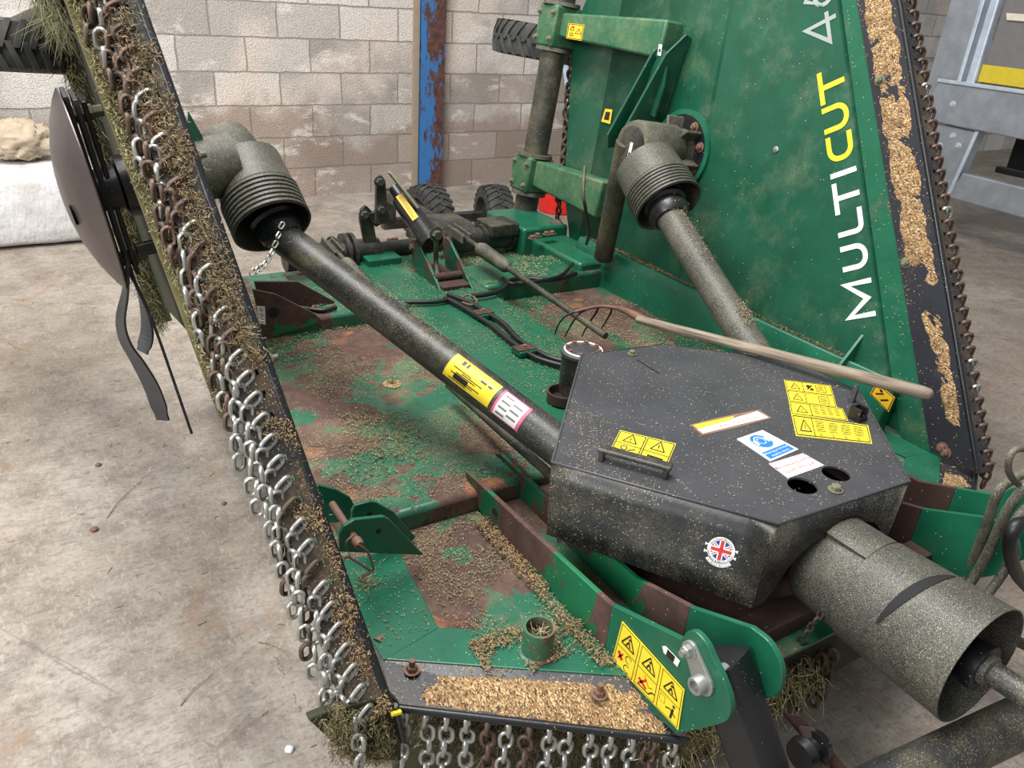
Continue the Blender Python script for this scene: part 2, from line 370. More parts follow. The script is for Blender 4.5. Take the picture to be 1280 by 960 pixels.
def mound(name, pts, mat, parent, h=.012, res=.012, seedo=0., label=None, n=None):
    """a thin caked layer with a rough height, over a planar quad a,b,c,d"""
    a, b, c, d = [V(p) for p in pts]; nu = max(2, int((b-a).length/res)); nv = max(2, int((d-a).length/res))
    nn = V(n) if n is not None else (b-a).cross(d-a).normalized()
    bm = BM(); G = {}
    for i in range(nu+1):
        for j in range(nv+1):
            s, t = i/nu, j/nv; p = a.lerp(b, s).lerp(d.lerp(c, s), t)
            e = min(1, min(t, 1-t)*4, min(s, 1-s)*8)
            q = noise.noise(p*9+V((seedo, 0, 0)))*.5+noise.noise(p*34)*.38+noise.noise(p*90)*.3+.1
            G[i, j] = (bm.verts.new(p+nn*h*(q*e*1.1+.20*e-.10-.30*(1-e)+.35*(1-e)*noise.noise(p*22+V((3,seedo,0))))))
    for i in range(nu):
        for j in range(nv): bm.faces.new((G[i, j], G[i+1, j], G[i+1, j+1], G[i, j+1]))
    return link_mesh(name, bm, mat, parent, smooth=80, kind='stuff', label=label)
def text_bm(bm, body, o, ex, ey, size, depth=.0006, mi=0, align='LEFT'):
    """small printed text laid on a surface: origin, x direction, y direction"""
    cu = bpy.data.curves.new('t', 'FONT'); cu.body = body; cu.size = size; cu.align_x = align; cu.resolution_u = 1
    ob = bpy.data.objects.new('t', cu); C.objects.link(ob)
    dg = bpy.context.evaluated_depsgraph_get(); dg.update(); me = bpy.data.meshes.new_from_object(ob.evaluated_get(dg))
    C.objects.unlink(ob); bpy.data.objects.remove(ob); bpy.data.curves.remove(cu)
    ex, ey = V(ex).normalized(), V(ey).normalized(); n = ex.cross(ey); o = V(o)
    vs = [bm.verts.new(o+ex*v.co.x+ey*v.co.y+n*depth) for v in me.vertices]
    for p in me.polygons:
        try: f = bm.faces.new([vs[i] for i in p.vertices]); f.material_index = mi
        except ValueError: pass
    bpy.data.meshes.remove(me)

class Sticker:
    """a printed decal lying on a surface; a,b,c,d = corners (bottom-left, bottom-right, top-right, top-left)"""
    def __init__(s, a, b, c, d, lift=.0012, normal=None):
        s.c = [V(p) for p in (a, b, c, d)]; n = (s.c[1]-s.c[0]).cross(s.c[3]-s.c[0]).normalized()
        if normal is not None and n.dot(V(normal)) < 0: n = -n
        s.n = n; s.lift = lift; s.bm = BM(); s.mats = []
    def p(s, u, v, h=0): return s.c[0].lerp(s.c[1], u).lerp(s.c[3].lerp(s.c[2], u), v)+s.n*(s.lift+h)
    def mi(s, m):
        if m not in s.mats: s.mats.append(m)
        return s.mats.index(m)
    def poly(s, uv, m, h=.0003, th=.0003):
        k = s.mi(m); vs = [s.bm.verts.new(s.p(u, v, h)) for u, v in uv]; f = s.bm.faces.new(vs); f.material_index = k
    def base(s, m, uv=None):
        uv = uv or [(0, 0), (1, 0), (1, 1), (0, 1)]; k = s.mi(m); prism(s.bm, [s.p(u, v, -.001) for u, v in uv], s.n*.0012, k)
    def rect(s, u0, v0, u1, v1, m, h=.0004): s.poly([(u0, v0), (u1, v0), (u1, v1), (u0, v1)], m, h)
    def stroke(s, pts, w, m, h=.0005, asp=1.):
        for (u0, v0), (u1, v1) in zip(pts, pts[1:]):
            dx, dy = (u1-u0)*asp, v1-v0; L = sqrt(dx*dx+dy*dy) or 1; ox, oy = -dy/L*w/2/asp, dx/L*w/2
            s.poly([(u0-ox, v0-oy), (u1-ox, v1-oy), (u1+ox, v1+oy), (u0+ox, v0+oy)], m, h)
    def frame(s, u0, v0, u1, v1, w, m, asp=1.): s.stroke([(u0, v0), (u1, v0), (u1, v1), (u0, v1), (u0, v0)], w, m, asp=asp)
    def warn(s, u, v, r, asp=1., m=None, glyph=True):
        m = m or M['ink']; P_ = [(u+r*sin(a)/asp, v+r*cos(a)) for a in (0, 2*pi/3, 4*pi/3)]; s.stroke(P_+[P_[0]], r*.16, m, asp=asp)
        if glyph: s.rect(u-r*.07/asp, v-r*.12, u+r*.07/asp, v+r*.4, m); s.rect(u-r*.07/asp, v-r*.32, u+r*.07/asp, v-r*.2, m)
    def lines(s, u0, v0, u1, v1, n, m, fill=.45):
        for i in range(n):
            v = v1-(v1-v0)*(i+.5)/n; hh = (v1-v0)/n*fill/2; s.rect(u0, v-hh, u0+(u1-u0)*random.uniform(.8, 1), v+hh, m)
    def disc(s, u, v, r, m, asp=1., h=.0004, n=24, r2=None, a0=0, a1=2*pi):
        if r2 is None: s.poly([(u+r*cos(2*pi*k/n)/asp, v+r*sin(2*pi*k/n)) for k in range(n)], m, h)
        else:
            for k in range(n):
                A, B = a0+(a1-a0)*k/n, a0+(a1-a0)*(k+1)/n
                s.poly([(u+r*cos(A)/asp, v+r*sin(A)), (u+r*cos(B)/asp, v+r*sin(B)), (u+r2*cos(B)/asp, v+r2*sin(B)), (u+r2*cos(A)/asp, v+r2*sin(A))], m, h)
    def text(s, body, u, v, size, m, align='CENTER', h=.0007):
        e0 = s.p(u, v, h); ex = (s.p(min(1, u+.01), v)-s.p(u, v)) if u < .9 else (s.p(u, v)-s.p(u-.01, v)); ey = s.p(u, v+.01)-s.p(u, v)
        text_bm(s.bm, body, e0, ex, ey, size, 0, s.mi(m), align)
    def done(s, name, parent, label=None):
        me_n = link_nonorm(name, s.bm, s.mats, parent); me_n['label'] = label or name.replace('_', ' '); return me_n
def link_nonorm(name, bm, mats, parent):
    me = bpy.data.meshes.new(name); vs = [v.co for v in bm.verts]
    c = sum((v.copy() for v in vs), V())/len(vs); bmesh.ops.translate(bm, verts=bm.verts[:], vec=-c); bm.to_mesh(me); bm.free()
    for m in mats: me.materials.append(m)
    o = bpy.data.objects.new(name, me); C.objects.link(o); o['_w'] = c; o.location = c-V(parent['_w']); o.parent = parent; return o

# ------------------------------------------------------------------ setting
WY = at(375, 246, Z=0).y
bm = BM(); box(bm, (-6, -3, -.1), (14, WY+.3, 0)); o = link_mesh('floor', bm, M['floor'], kind='structure'); 
bm = BM(); box(bm, (-6, WY, 0), (14, WY+.22, 4.2)); link_mesh('wall_back', bm, M['wall'], kind='structure')
ca, cb = at(524, 236, Y=WY-.06), at(551, 236, Y=WY-.06)
bm = BM(); box(bm, (ca.x, WY-.075, 0), (cb.x, WY-.06, 4.2)); box(bm, (ca.x+.08, WY-.06, 0), (ca.x+.1, WY+.02, 4.2)); box(bm, (ca.x-.02, WY-.02, 0), (cb.x+.01, WY+.01, 4.2))
link_mesh('trim_1', bm, M['column'], kind='structure')
bm = BM(); box(bm, (ca.x-.045, WY-.03, 0), (ca.x, WY+.01, 4.2)); link_mesh('trim_2', bm, plain('timber_batten', (150, 134, 116), .9), kind='structure')

# plastic-sheeted bags against the wall, far left
def pillow(bm, c, hx, hy, hz, seedo, nu=26, nv=16, rough=.06, e=.5):
    c = V(c); R_ = []
    for j in range(nv+1):
        th = pi*j/nv; ring = []
        for i in range(nu):
            ph = 2*pi*i/nu; sg = lambda q: math.copysign(abs(q)**e, q)
            p = V((hx*sg(sin(th))*sg(cos(ph)), hy*sg(sin(th))*sg(sin(ph)), -hz*sg(cos(th)))) if 0 < j < nv else V((0, 0, -hz*math.copysign(1, cos(th))))
            q = p+c+V((seedo, 0, 0)); rg_ = (lambda k: 1-2*abs(noise.noise(q*k))) if rough > .3 else (lambda k: noise.noise(q*k)); p = p*(1+rough*.5*rg_(9)+rough*.4*rg_(21)+rough*.25*rg_(47)-(rough*.35 if rough > .3 else 0)); ring.append(p+c)
        R_.append(ring)
    top = bm.verts.new(R_[-1][0]); bot = bm.verts.new(R_[0][0]); G = [[bm.verts.new(p) for p in r] for r in R_[1:-1]]
    for a, b in zip(G, G[1:]):
        for i in range(nu): bm.faces.new((a[i], a[(i+1) % nu], b[(i+1) % nu], b[i]))
    for i in range(nu): bm.faces.new((bot, G[0][(i+1) % nu], G[0][i])); bm.faces.new((top, G[-1][i], G[-1][(i+1) % nu]))
b0 = at(0, 318, Z=0)
bm = BM(); pillow(bm, (b0.x-.15, b0.y+.40, .215), .78, .36, .215, 1., 60, 30, .05, .3)
tag(link_mesh('bulk_bag', bm, M['sheet'], smooth=60), 'white woven plastic bulk bag lying on the floor against the back wall', 'bag')
bx = b0.x-.02
bm = BM(); pillow(bm, (bx-.24, b0.y+.42, .53), .2, .16, .085, 4., 60, 36, .42, .9); ob = link_mesh('feed_sack', bm, plain('grey_sack', (176, 170, 162), .8), smooth=60)
tag(ob, 'crumpled pale sack with black print, leftmost on top of the white bulk bag', 'sack')
bm = BM(); pillow(bm, (bx+.235, b0.y+.44, .54), .16, .15, .095, 9., 60, 36, .45, .9); ob = link_mesh('feed_sack', bm, plain('brown_paper_sack', (178, 162, 140), .8), smooth=60)
tag(ob, 'crumpled brown sack on the white bulk bag beside the cutting blade pan', 'sack')

# ------------------------------------------------------------------ livestock trailer, right background (its side is the plane X = TX)
TX = 6.0
def T(x, y, dx=0.): p = at(x, y, X=TX); return V((TX+dx, p.y, p.z))
tr = root('stock_trailer', (TX+.4, 3.2, 0), 'grey galvanised livestock trailer body with a yellow band, right background', 'trailer')
zt = 2.2
y1 = 3.86; zb, zm = 1.02, .84
def slab(name, pts, th, mat, bev=.004, dx=0., par=tr):
    bm = BM(); prism(bm, [V((TX+dx, y, z)) for y, z in pts], (th, 0, 0)); return link_mesh(name, bm, mat, par, bevel=bev)
slab('side_panel', [(3.46, 1.1), (3.46, zt), (0.5, zt), (0.5, 1.1)], .03, M['tgrey'], dx=.03)
slab('corner_post', [(3.84, .82), (3.84, zt), (3.62, zt), (3.60, .82)], .05, M['alu'], .006)
slab('edge_rail', [(3.605, 1.12), (3.605, zt), (3.575, zt), (3.575, 1.12)], .07, M['alu_light'], .006, -.02)
slab('edge_rail', [(3.54, 1.12), (3.54, zt), (3.475, zt), (3.475, 1.12)], .07, M['alu_light'], .012, -.02)
slab('yellow_band', [(3.47, 1.15), (3.47, 1.265), (.5, 1.265), (.5, 1.15)], .015, M['tyellow'], .003, .012)
slab('pale_rail', [(3.40, 1.555), (3.42, 1.60), (.5, 1.60), (.5, 1.555)], .015, M['cream'], .004, .012)
slab('sill_beam', [(3.80, .84), (3.74, 1.13), (.5, 1.14), (.5, .80)], .09, M['alu'], .01, -.03)
slab('sill_lip', [(3.74, 1.115), (3.74, 1.14), (.5, 1.15), (.5, 1.125)], .03, M['alu_light'], .004, -.045)
slab('end_gusset', [(3.79, .84), (3.36, .82), (3.41, .36), (3.48, .30), (3.82, .62)], .05, M['alu'], .008, .0)
slab('gusset_flange', [(3.365, .83), (3.335, .83), (3.40, .34), (3.43, .34)], .1, M['alu_light'], .006, -.01)
slab('lower_rail', [(3.42, .335), (3.36, .53), (.5, .50), (.5, .29)], .06, M['alu'], .01, -.01)
slab('dark_inner_sheet', [(3.35, .5), (3.35, .85), (.5, .85), (.5, .5)], .03, M['dark'], 0, .55)  # dark upright sheet behind the gap between sill and lower rail
slab('inner_beam', [(3.3, .53), (3.3, .58), (.5, .6), (.5, .55)], .05, M['black'], .01, .3)
for (px, py) in ((1194, 130), (1191, 170), (1198, 182), (1175, 182)):
    p = T(px, py); bm = BM(); hex_bolt(bm, (TX-.03 if py < 150 else TX, p.y, p.z), (-1, 0, 0), .016, .012); link_mesh('bolt', bm, M['alu_light'], tr)

# red bucket between wheels and wing
bp = at(697, 263, Z=0)
bm = BM(); bp = V((bp.x, bp.y, 0)); rb = .2
lathe(bm, bp, bp+V((0, 0, .3)), [(0, .13), (.02, .15), (.9, .185), (.93, .2), (1, .2), (1, .18), (.1, .14), (.06, .0)], 36, False)
ob = link_mesh('bucket', bm, M['bucket'], smooth=40); tag(ob, 'red plastic bucket on the floor behind the green wing arm', 'bucket')

# metal profiles leaning on the back wall behind the right wing
for (xa, ya), (xb, yb), tn in (((704, 60), (722, 205), 'wide galvanised'),):
    a = at(xa, ya, Y=WY-.08); b = at(xb, yb, Y=WY-.3); d = (a-b).normalized()
    b2 = b-d*(b.z/d.z); bm = BM(); x, y = frame_of(d); w = .045 if 'wide' in tn else .012
    prism(bm, [b2+x*w+y*.02, b2-x*w+y*.02, b2-x*w-y*.0, b2-x*w*.8-y*.0, b2-x*w*.8+y*.014, b2+x*w*.8+y*.014, b2+x*w*.8, b2+x*w], a+d*.25-b2)
    ob = link_mesh('metal_channel', bm, M['alu_light'], bevel=.002); tag(ob, tn+' metal channel leaning on the block wall behind the right wing', 'metal bar')

# ------------------------------------------------------------------ the mower
mw = root('rotary_mower', (1.34, 1.9, 0), 'green batwing rotary mower with upright folded wings, chain guards and black gearbox cover', 'mower')
DZ = .38; CX = 1.34
# centre deck
def mx(x): return 2*CX-x
half = [(.455, 2.95), (.455, 1.06), (.845, .80), (1.02, .70)]
out = half+[(mx(x), y) for x, y in half[::-1]]
bm = BM(); prism(bm, [(x, y, DZ-.008) for x, y in out], (0, 0, .008)); deck = link_mesh('centre_deck', bm, M['green_rusty'], mw)
# side and front skirts under the deck
bm = BM()
pts = [(.46, 3.2), (.46, 1.06), (.85, .81), (1.02, .71), (mx(1.02), .71), (mx(.85), .81), (mx(.46), 1.06), (mx(.46), 3.2)]
for (xa, ya), (xb, yb) in zip(pts, pts[1:]):
    a, b = V((xa, ya, DZ-.008)), V((xb, yb, DZ-.008)); n = V((0, 0, 1)).cross(b-a).normalized()
    h_ = .035 if abs(xa-xb) < .01 else (.33 if xa < .8 else .15); prism(bm, [a, b, b-V((0, 0, h_)), a-V((0, 0, h_))], n*.006)  # left front piece lengthened to put caked grass and darkness behind the chains
link_mesh('deck_skirt', bm, M['under'], deck)
def raised(name, x0, x1, y0, y1, z, mat, z0=DZ-.01, bev=.014):
    bm = BM(); box(bm, (x0, y0, z0), (x1, y1, z)); return link_mesh(name, bm, mat, deck, bevel=bev, smooth=50)
raised('deck_platform', .50, 1.16, 1.41, 2.52, .435, M['green_rusty'])
raised('deck_platform', 1.52, 2.18, 1.41, 2.60, .405, M['green_rusty'])
raised('deck_spine', 1.15, 1.535, .95, 3.18, .47, M['green'])
raised('cross_beam', .50, 1.155, 2.50, 2.78, .49, M['green_flaked'])
raised('cross_beam', 1.53, 2.2, 2.60, 2.86, .475, M['green'])
raised('rear_plate', .62, 1.15, 2.86, 3.2, .42, M['green_flaked'])
raised('rear_plate', 1.535, 2.16, 2.86, 3.2, .43, M['green_dusty'])
raised('rear_box', 2.0, 2.2, 2.62, 3.2, .51, M['green'])
raised('rear_box', 1.95, 2.2, 3.0, 3.35, .56, M['green_clean'])
# front border plate: flat green band following the chamfered edge
for m in (lambda x: x, mx):
    bm = BM()
    prism(bm, [(m(.455), 1.37, DZ), (m(.60), 1.35, DZ), (m(.572), 1.085, DZ), (m(.44), 1.055, DZ), (m(.44), 1.3, DZ)], (0, 0, .007))
    prism(bm, [(m(.572), 1.085, DZ), (m(.90), .89, DZ), (m(.845), .80, DZ), (m(.443), 1.057, DZ)], (0, 0, .007))
    link_mesh('border_plate', bm, M['green_clean'], deck, bevel=.002)
# black front strips with a rolled rod edge, chaff lying on them
def chain_positions(a, b, pitch): n = int((b-a).length/pitch); return [a.lerp(b, (i+.5)/n) for i in range(n)]
S0, S1, S2, S3 = V((.437, 1.062, DZ+.004)), V((.90, .77, DZ+.004)), V((.86, .655, .355)), V((.418, .955, .372))
strips = []
for side in (0, 1):
    q = [p.copy() for p in (S0, S1, S2, S3)]
    if side:
        for p in q: p.x = mx(p.x)
        q[1].x = q[2].x = mx(.95)
    bm = BM(); prism(bm, q, (0, 0, -.006)); st = link_mesh('front_strip', bm, M['blackstrip'], deck); strips.append((st, q))
    bm = BM(); tube(bm, [q[3], q[2]], .0075, 10, raw=True); link_mesh('rolled_edge', bm, M['black'], deck, smooth=40)
    n = (q[1]-q[0]).cross(q[3]-q[0]).normalized(); n = n if n.z > 0 else -n
    L = lambda u, v: q[0].lerp(q[1], u).lerp(q[3].lerp(q[2], u), v)+n*.001
    mound('chaff', (L(.18, .22), L(.99, .04), L(.99, .99), L(.04, .97)), M['bed'], deck, .010, .004, side*3., 'brown chaff caked on the black front strip', n)
    scatter('chaff', quad(L(.0, .05), L(1, .0), L(1, 1), L(0, 1)) if not side else quad(L(.0, .05), L(0, 1), L(1, 1), L(1, 0)), 3600 if not side else 1500, M['chaff'], deck, (.003, .008), .0009, 14, -.12, .01)
# bolts on the strip
for px, py, s in ((515, 838, 1.2), (749, 868, 1.2)):
    p = at(px, py, Z=DZ+.004); bm = BM(); hex_bolt(bm, p, (0, 0, 1), .011, .010, .016); link_mesh('bolt', bm, M['bolt'], deck)
p = at(472, 804, Z=DZ); bm = BM(); hex_bolt(bm, p, (.8, .5, .2), .009, .01, .01); link_mesh('bolt', bm, M['bolt'], deck)
# centre chains under the strips
def hang(name, parent, p0, n, mat, L=.036, d0=None, wid=.026, r=.0042, sway=.004, first=None, drift=None):
    drift = drift or V()
    bm = BM(); c = V(p0); step = L-2*r-.002; w0 = (d0 or V((1, 0, 0))); w1 = V((0, 0, 1)).cross(w0)
    if first is not None:
        chain_link(bm, c, first[0], first[1], L, wid, r); c = c+V(first[0]).normalized()*(L/2-r)+V((0, 0, -L/2+r*1.5))
    for i in range(n):
        ww = (w0 if i % 2 else w1)+V((random.uniform(-.25, .25), random.uniform(-.25, .25), 0))
        chain_link(bm, c, V((random.uniform(-.1, .1), random.uniform(-.1, .1), -1)), ww, L, wid, r)
        c = c+V((random.uniform(-sway, sway), random.uniform(-sway, sway), -step))+drift
    return link_mesh(name, bm, mat, parent, smooth=60)
for side, (st, q) in enumerate(strips):
    cps = chain_positions(q[3]+(q[2]-q[3])*.01, q[2], .0372)
    for i, p in enumerate(cps[:18]):
        if side and i > 10: continue
        mm = M['steel'] if random.random() < .7 else M['rustchain']
        hang('chain', st, p+V((.0, .006, -.022)), 5, mm, .046, (q[2]-q[3]).normalized(), .033, .0050)
# clogged grass under the front
def tuft(name, parent, pts, count, mat, L=(.02, .06), r=.0008, drop=.6, spread=.015, label=None, out=None):
    bm = BM()
    for _ in range(count):
        k = random.random()*(len(pts)-1); i = int(k); p = V(pts[i]).lerp(V(pts[i+1]), k-i)+V((random.gauss(0, spread), random.gauss(0, spread), random.gauss(0, spread)))
        d = V((random.gauss(0, .6), random.gauss(0, .6), -drop+random.gauss(0, .4))).normalized()
        if out is not None: d = (d+V(out)).normalized()
        l = random.uniform(*L); s = d.orthogonal().normalized(); t = d.cross(s)
        m = p+d*l*.5+s*l*random.uniform(-.15, .15); e = p+d*l+s*l*random.uniform(-.3, .3); R_ = []
        for c, w in ((p, r), (m, r), (e, r*.4)): R_.append([bm.verts.new(c+s*w), bm.verts.new(c-s*w*.5+t*w*.86), bm.verts.new(c-s*w*.5-t*w*.86)])
        for A, B in zip(R_, R_[1:]):
            for j in range(3): bm.faces.new((A[j], A[(j+1) % 3], B[(j+1) % 3], B[j]))
    return link_mesh(name, bm, mat, parent, kind='stuff', label=label)
q = strips[0][1]
bm = BM()
for a, b in ((V((.88, .70, .35)), V((1.34, .66, .34))),):
    pillow(bm, (1.12, .83, .30), .26, .10, .09, 2., 50, 26, .22, .6)
link_mesh('clogged_grass', bm, M['under'], deck, kind='stuff')
tuft('hanging_grass', deck, [(.50, 1.02, .25), (.66, .90, .25), (.86, .78, .25)], 1800, M['grass'], (.01, .05), .0012, 1., .03)
tuft('hanging_grass', deck, [(.84, .70, .33), (1.0, .70, .31), (1.25, .70, .31)], 1500, M['grass'], (.02, .07), .001, 1., .02)
for k in range(12):
    hang('chain', deck, V((.93+.036*k, .70+.006*sin(k), .315)), 5, M['grimechain'], .042, V((1, 0, 0)), .031, .0055)

# front socket cup
cp = at(671, 815, Z=DZ+.007); bm = BM()
lathe(bm, cp, cp+V((0, 0, .066)), [(0, .038), (.06, .037), (.1, .0315), (1, .0315), (1, .0265), (.1, .0265), (.1, 0)], 30, False)
cup = link_mesh('socket_tube', bm, M['green_rusty'], deck, smooth=40)
tuft('grass_clippings', deck, [cp+V((-.006, 0, .04)), cp+V((.006, 0, .045))], 70, M['straw'], (.01, .03), .0007, -.1, .006)

# hitch plates
A_ = [(1.478, .457), (1.365, .466), (1.185, .477), (1.087, .485), (.887, .499), (.70, .572), (.69, .598), (.672, .612), (.645, .608), (.625, .592), (.60, .575), (.576, .548), (.570, .52), (.584, .485), (.666, .374), (.802, .352), (.86, .365), (1.247, .365), (1.46, .40)]
B_ = [(1.56, .43), (1.52, .452), (1.236, .452), (.959, .462), (.795, .513), (.66, .578), (.62, .58), (.588, .56), (.575, .525), (.585, .48), (.66, .40), (.86, .365), (1.5, .365)]
def rounded(pts):
    i = [k for k, p in enumerate(pts) if p[0] < .705]; a, b = i[0], i[-1]; sp = smooth_path([(p[0], p[1], 0) for p in pts[a:b+1]], 4)
    return pts[:a]+[(p.x, p.y) for p in sp]+pts[b+1:]
def hplate(x, pts, mat, name='hitch_plate'):
    bm = BM(); prism(bm, [(x, y, z) for y, z in pts], (.012 if x < CX else -.012, 0, 0)); return link_mesh(name, bm, mat, mw, bevel=.0018)
A_, B_ = rounded(A_), rounded(B_)
def clip(pts, y0, keep_front):
    out = []; n = len(pts)
    for i in range(n):
        a, b = pts[i], pts[(i+1) % n]; ia = (a[0] <= y0) == keep_front; ib = (b[0] <= y0) == keep_front
        if ia: out.append(a)
        if ia != ib: t = (y0-a[0])/(b[0]-a[0]); out.append((y0, a[1]+(b[1]-a[1])*t))
    return out
for x, P_ in ((.839, A_), (.965, B_), (mx(.839), A_), (mx(.965), B_)):
    ys = .88 if x < .9 else .80
    hp = hplate(x, clip(P_, ys, False), M['rust_green'] if x < CX else M['rusty'])
    if x < .9: hp_A = hp
    bm = BM(); s = 1 if x < CX else -1
    prism(bm, [(x, y, z) for y, z in clip(P_, ys, True)], (.012*s, 0, 0)); link_mesh('plate_nose', bm, M['green_clean'], hp, bevel=.0018)
# rusty trough between the plates and behind the cover
bm = BM(); box(bm, (.85, .72, .36), (.965, 1.45, .372)); box(bm, (.978, .74, .37), (mx(.978), .80, .42)); box(bm, (1.0, .8, .36), (mx(1.0), 1.5, .40))
link_mesh('rusty_channel', bm, M['rusty'], mw, bevel=.003)
bm = BM(); box(bm, (mx(.965)+.012, .72, .36), (mx(.85), 1.45, .41)); link_mesh('rusty_channel', bm, M['rusty'], mw, bevel=.003)
# pin plate on plate A
def PA(px, py, dx=0.): p = at(px, py, X=.839); return V((.839-dx, p.y, p.z))
c0, c1 = PA(866, 811), PA(881, 852)
bm = BM(); d = (c1-c0).normalized(); s = d.cross(V((1, 0, 0))).normalized(); P_ = []
for k in range(9): a = -pi/2+pi*k/8; P_.append(c0+s*(-.0165*sin(a))-d*(.0165*cos(a)))
for k in range(9): a = -pi/2+pi*k/8; P_.append(c1+s*(.0235*sin(a))+d*(.0235*cos(a)))
prism(bm, P_, (-.007, 0, 0)); pp = link_mesh('pin_keeper', bm, M['zinc'], hp_A, bevel=.0015)
bm = BM(); a = c1+V((-.007, 0, 0)); lathe(bm, a, a+V((-.018, 0, 0)), [(0, .0165), (.9, .0160), (1, .0145), (1, .0105), (.3, .0105), (.3, 0)], 26, False); link_mesh('hitch_pin', bm, M['zinc'], hp_A, smooth=40)
bm = BM(); a = c0+V((-.007, 0, 0)); hex_bolt(bm, a, (-1, 0, 0), .0115, .011, .009); link_mesh('bolt', bm, M['zinc'], hp_A)
bm = BM(); cyl(bm, c1+V((.0, 0, 0)), c1+V((.05, 0, 0)), .015); link_mesh('cross_pin', bm, M['zinc'], mw, smooth=40)
# warning sticker on plate A
a, b, c, d = PA(766, 825, .0015), PA(849, 912, .0015), PA(857, 862, .0015), PA(779, 776, .0015)
st = Sticker(a, b, c, d, .001, (-1, 0, 0)); asp = (b-a).length/(d-a).length
st.base(M['yellow'])
for k in range(3):
    u0, u1 = k/3+.012, (k+1)/3-.012; st.frame(u0+.008, .03, u1-.008, .97, .014, M['ink'], asp); st.stroke([(u0+.008, .48), (u1-.008, .48)], .014, M['ink'], asp=asp)
    st.warn((u0+u1)/2, .70, .20, asp, glyph=False)
    cx_ = (u0+u1)/2
    st.stroke([(cx_-.03, .62), (cx_, .74), (cx_+.03, .63)], .035, M['ink'], asp=asp); st.disc(cx_+.005, .79, .03, M['ink'], asp)
st.stroke([(.06, .36), (.13, .22)], .08, M['red'], asp=asp); st.stroke([(.07, .20), (.13, .38)], .04, M['red'], asp=asp); st.disc(.22, .36, .09, M['ink'], asp, r2=.07, a0=.5, a1=5); st.disc(.22, .14, .09, M['ink'], asp, r2=.07, a0=1, a1=5.5)
st.stroke([(.39, .10), (.56, .10), (.60, .2), (.64, .22)], .03, M['ink'], asp=asp); st.stroke([(.40, .25), (.52, .15)], .07, M['red'], asp=asp); st.stroke([(.41, .13), (.5, .34)], .05, M['red'], asp=asp); st.stroke([(.47, .42), (.55, .24), (.60, .3)], .014, M['ink'], asp=asp)
st.stroke([(.88, .08), (.90, .34)], .05, M['ink'], asp=asp); st.disc(.905, .40, .035, M['ink'], asp); st.stroke([(.80, .22), (.86, .28), (.94, .2)], .03, M['ink'], asp=asp); st.frame(.71, .25, .78, .42, .008, M['ink'], asp)
st.done('warning_sticker', hp_A, 'yellow three-panel warning sticker on the front hitch plate')
a, b, c, d = PA(848, 833, .0015), PA(851, 826, .0015), PA(830, 804, .0015), PA(828, 812, .0015)
st = Sticker(a, b, c, d, .001, (-1, 0, 0)); st.base(M['white'], [(0, 0), (1, 0), (1, .85), (.6, 1), (0, .85)]); st.stroke([(.5, .25), (.5, .7)], .3, M['ink'], asp=.3); st.done('small_label', hp_A, 'small white label on the green hitch plate')
# rod end under plate left of the cover, holes
for px, py in ((619, 640),):
    p = PA(px, py, .001); bm = BM(); lathe(bm, p, p+V((-.001, 0, 0)), [(0, .011), (1, .011)], 18); link_mesh('slot_hole', bm, M['dark'], hp_A)

# drawbar legs
bm = BM()
def dleg(p0, p1, w, h, mat, name, rd=.3):
    p0, p1 = V(p0), V(p1); d = (p1-p0).normalized(); x = d.cross(V((0, 0, 1))).normalized(); y = x.cross(d); bm = BM(); n = 5; prof = []
    r = min(w, h)*rd
    for cx_, cy_, a0 in ((w-r, h-r, 0), (-w+r, h-r, pi/2), (-w+r, -h+r, pi), (w-r, -h+r, 3*pi/2)):
        for k in range(n): a = a0+pi/2*k/(n-1); prof.append((cx_+r*cos(a), cy_+r*sin(a)))
    loft(bm, [[p0+x*u+y*v for u, v in prof], [p1+x*u+y*v for u, v in prof]]); return link_mesh(name, bm, mat, mw, smooth=40)
dleg((.905, .66, .535), (.98, .415, .13), .040, .038, M['black'], 'drawbar_leg')
bm = BM(); box(bm, (.865, .55, .555), (.945, .7, .565))
bm.free()
a, b = at(1100, 985, Z=.33), at(1300, 890, Z=.38); bm = BM(); d = (b-a).normalized(); cyl(bm, a-d*.25, b+d*.3, .045, seg=32); tb = link_mesh('drawbar_tube', bm, M['shaft'], mw, smooth=40)
# linkage bars beside the leg
for (a, b) in ((at(990, 895, Z=.34), at(1062, 975, Z=.24)), (at(1008, 910, Z=.33), at(1030, 968, Z=.27))):
    d = (b-a).normalized(); bm = BM(); boxp(bm, (a+b)/2, d*((b-a).length/2), V((.012, -.01, 0)), V((0, 0, .006))); link_mesh('link_bar', bm, M['rusty'], mw, bevel=.003)
p = at(1012, 938, Z=.30); bm = BM(); lathe(bm, p-V((.03, .0, 0)), p+V((.03, 0, 0)), [(0, .03), (.3, .034), (.35, .022), (.65, .022), (.7, .034), (1, .03)], 24); link_mesh('link_roller', bm, M['black'], mw, smooth=40)
# ------------------------------------------------------------------ gearbox cover
CT, CB = .66, .505
def G(px, py, z=CT): p = at(px, py, Z=z); return V((p.x, p.y, z))
top = [G(727, 444), G(690, 578), G(972, 655), G(1137, 602), G(1074, 490), G(1000, 452), G(829, 430)]
cc = sum(top, V())/len(top)
low = [V((p.x, p.y, CB)) for p in top]; low[1] = G(684, 668, .50); low[2] = G(940, 760, .50); low[3] = G(1110, 668, .55)
low[2].z = .50
bm = BM()
holes = [(G(1003, 607), .031), (G(1045, 592), .030)]
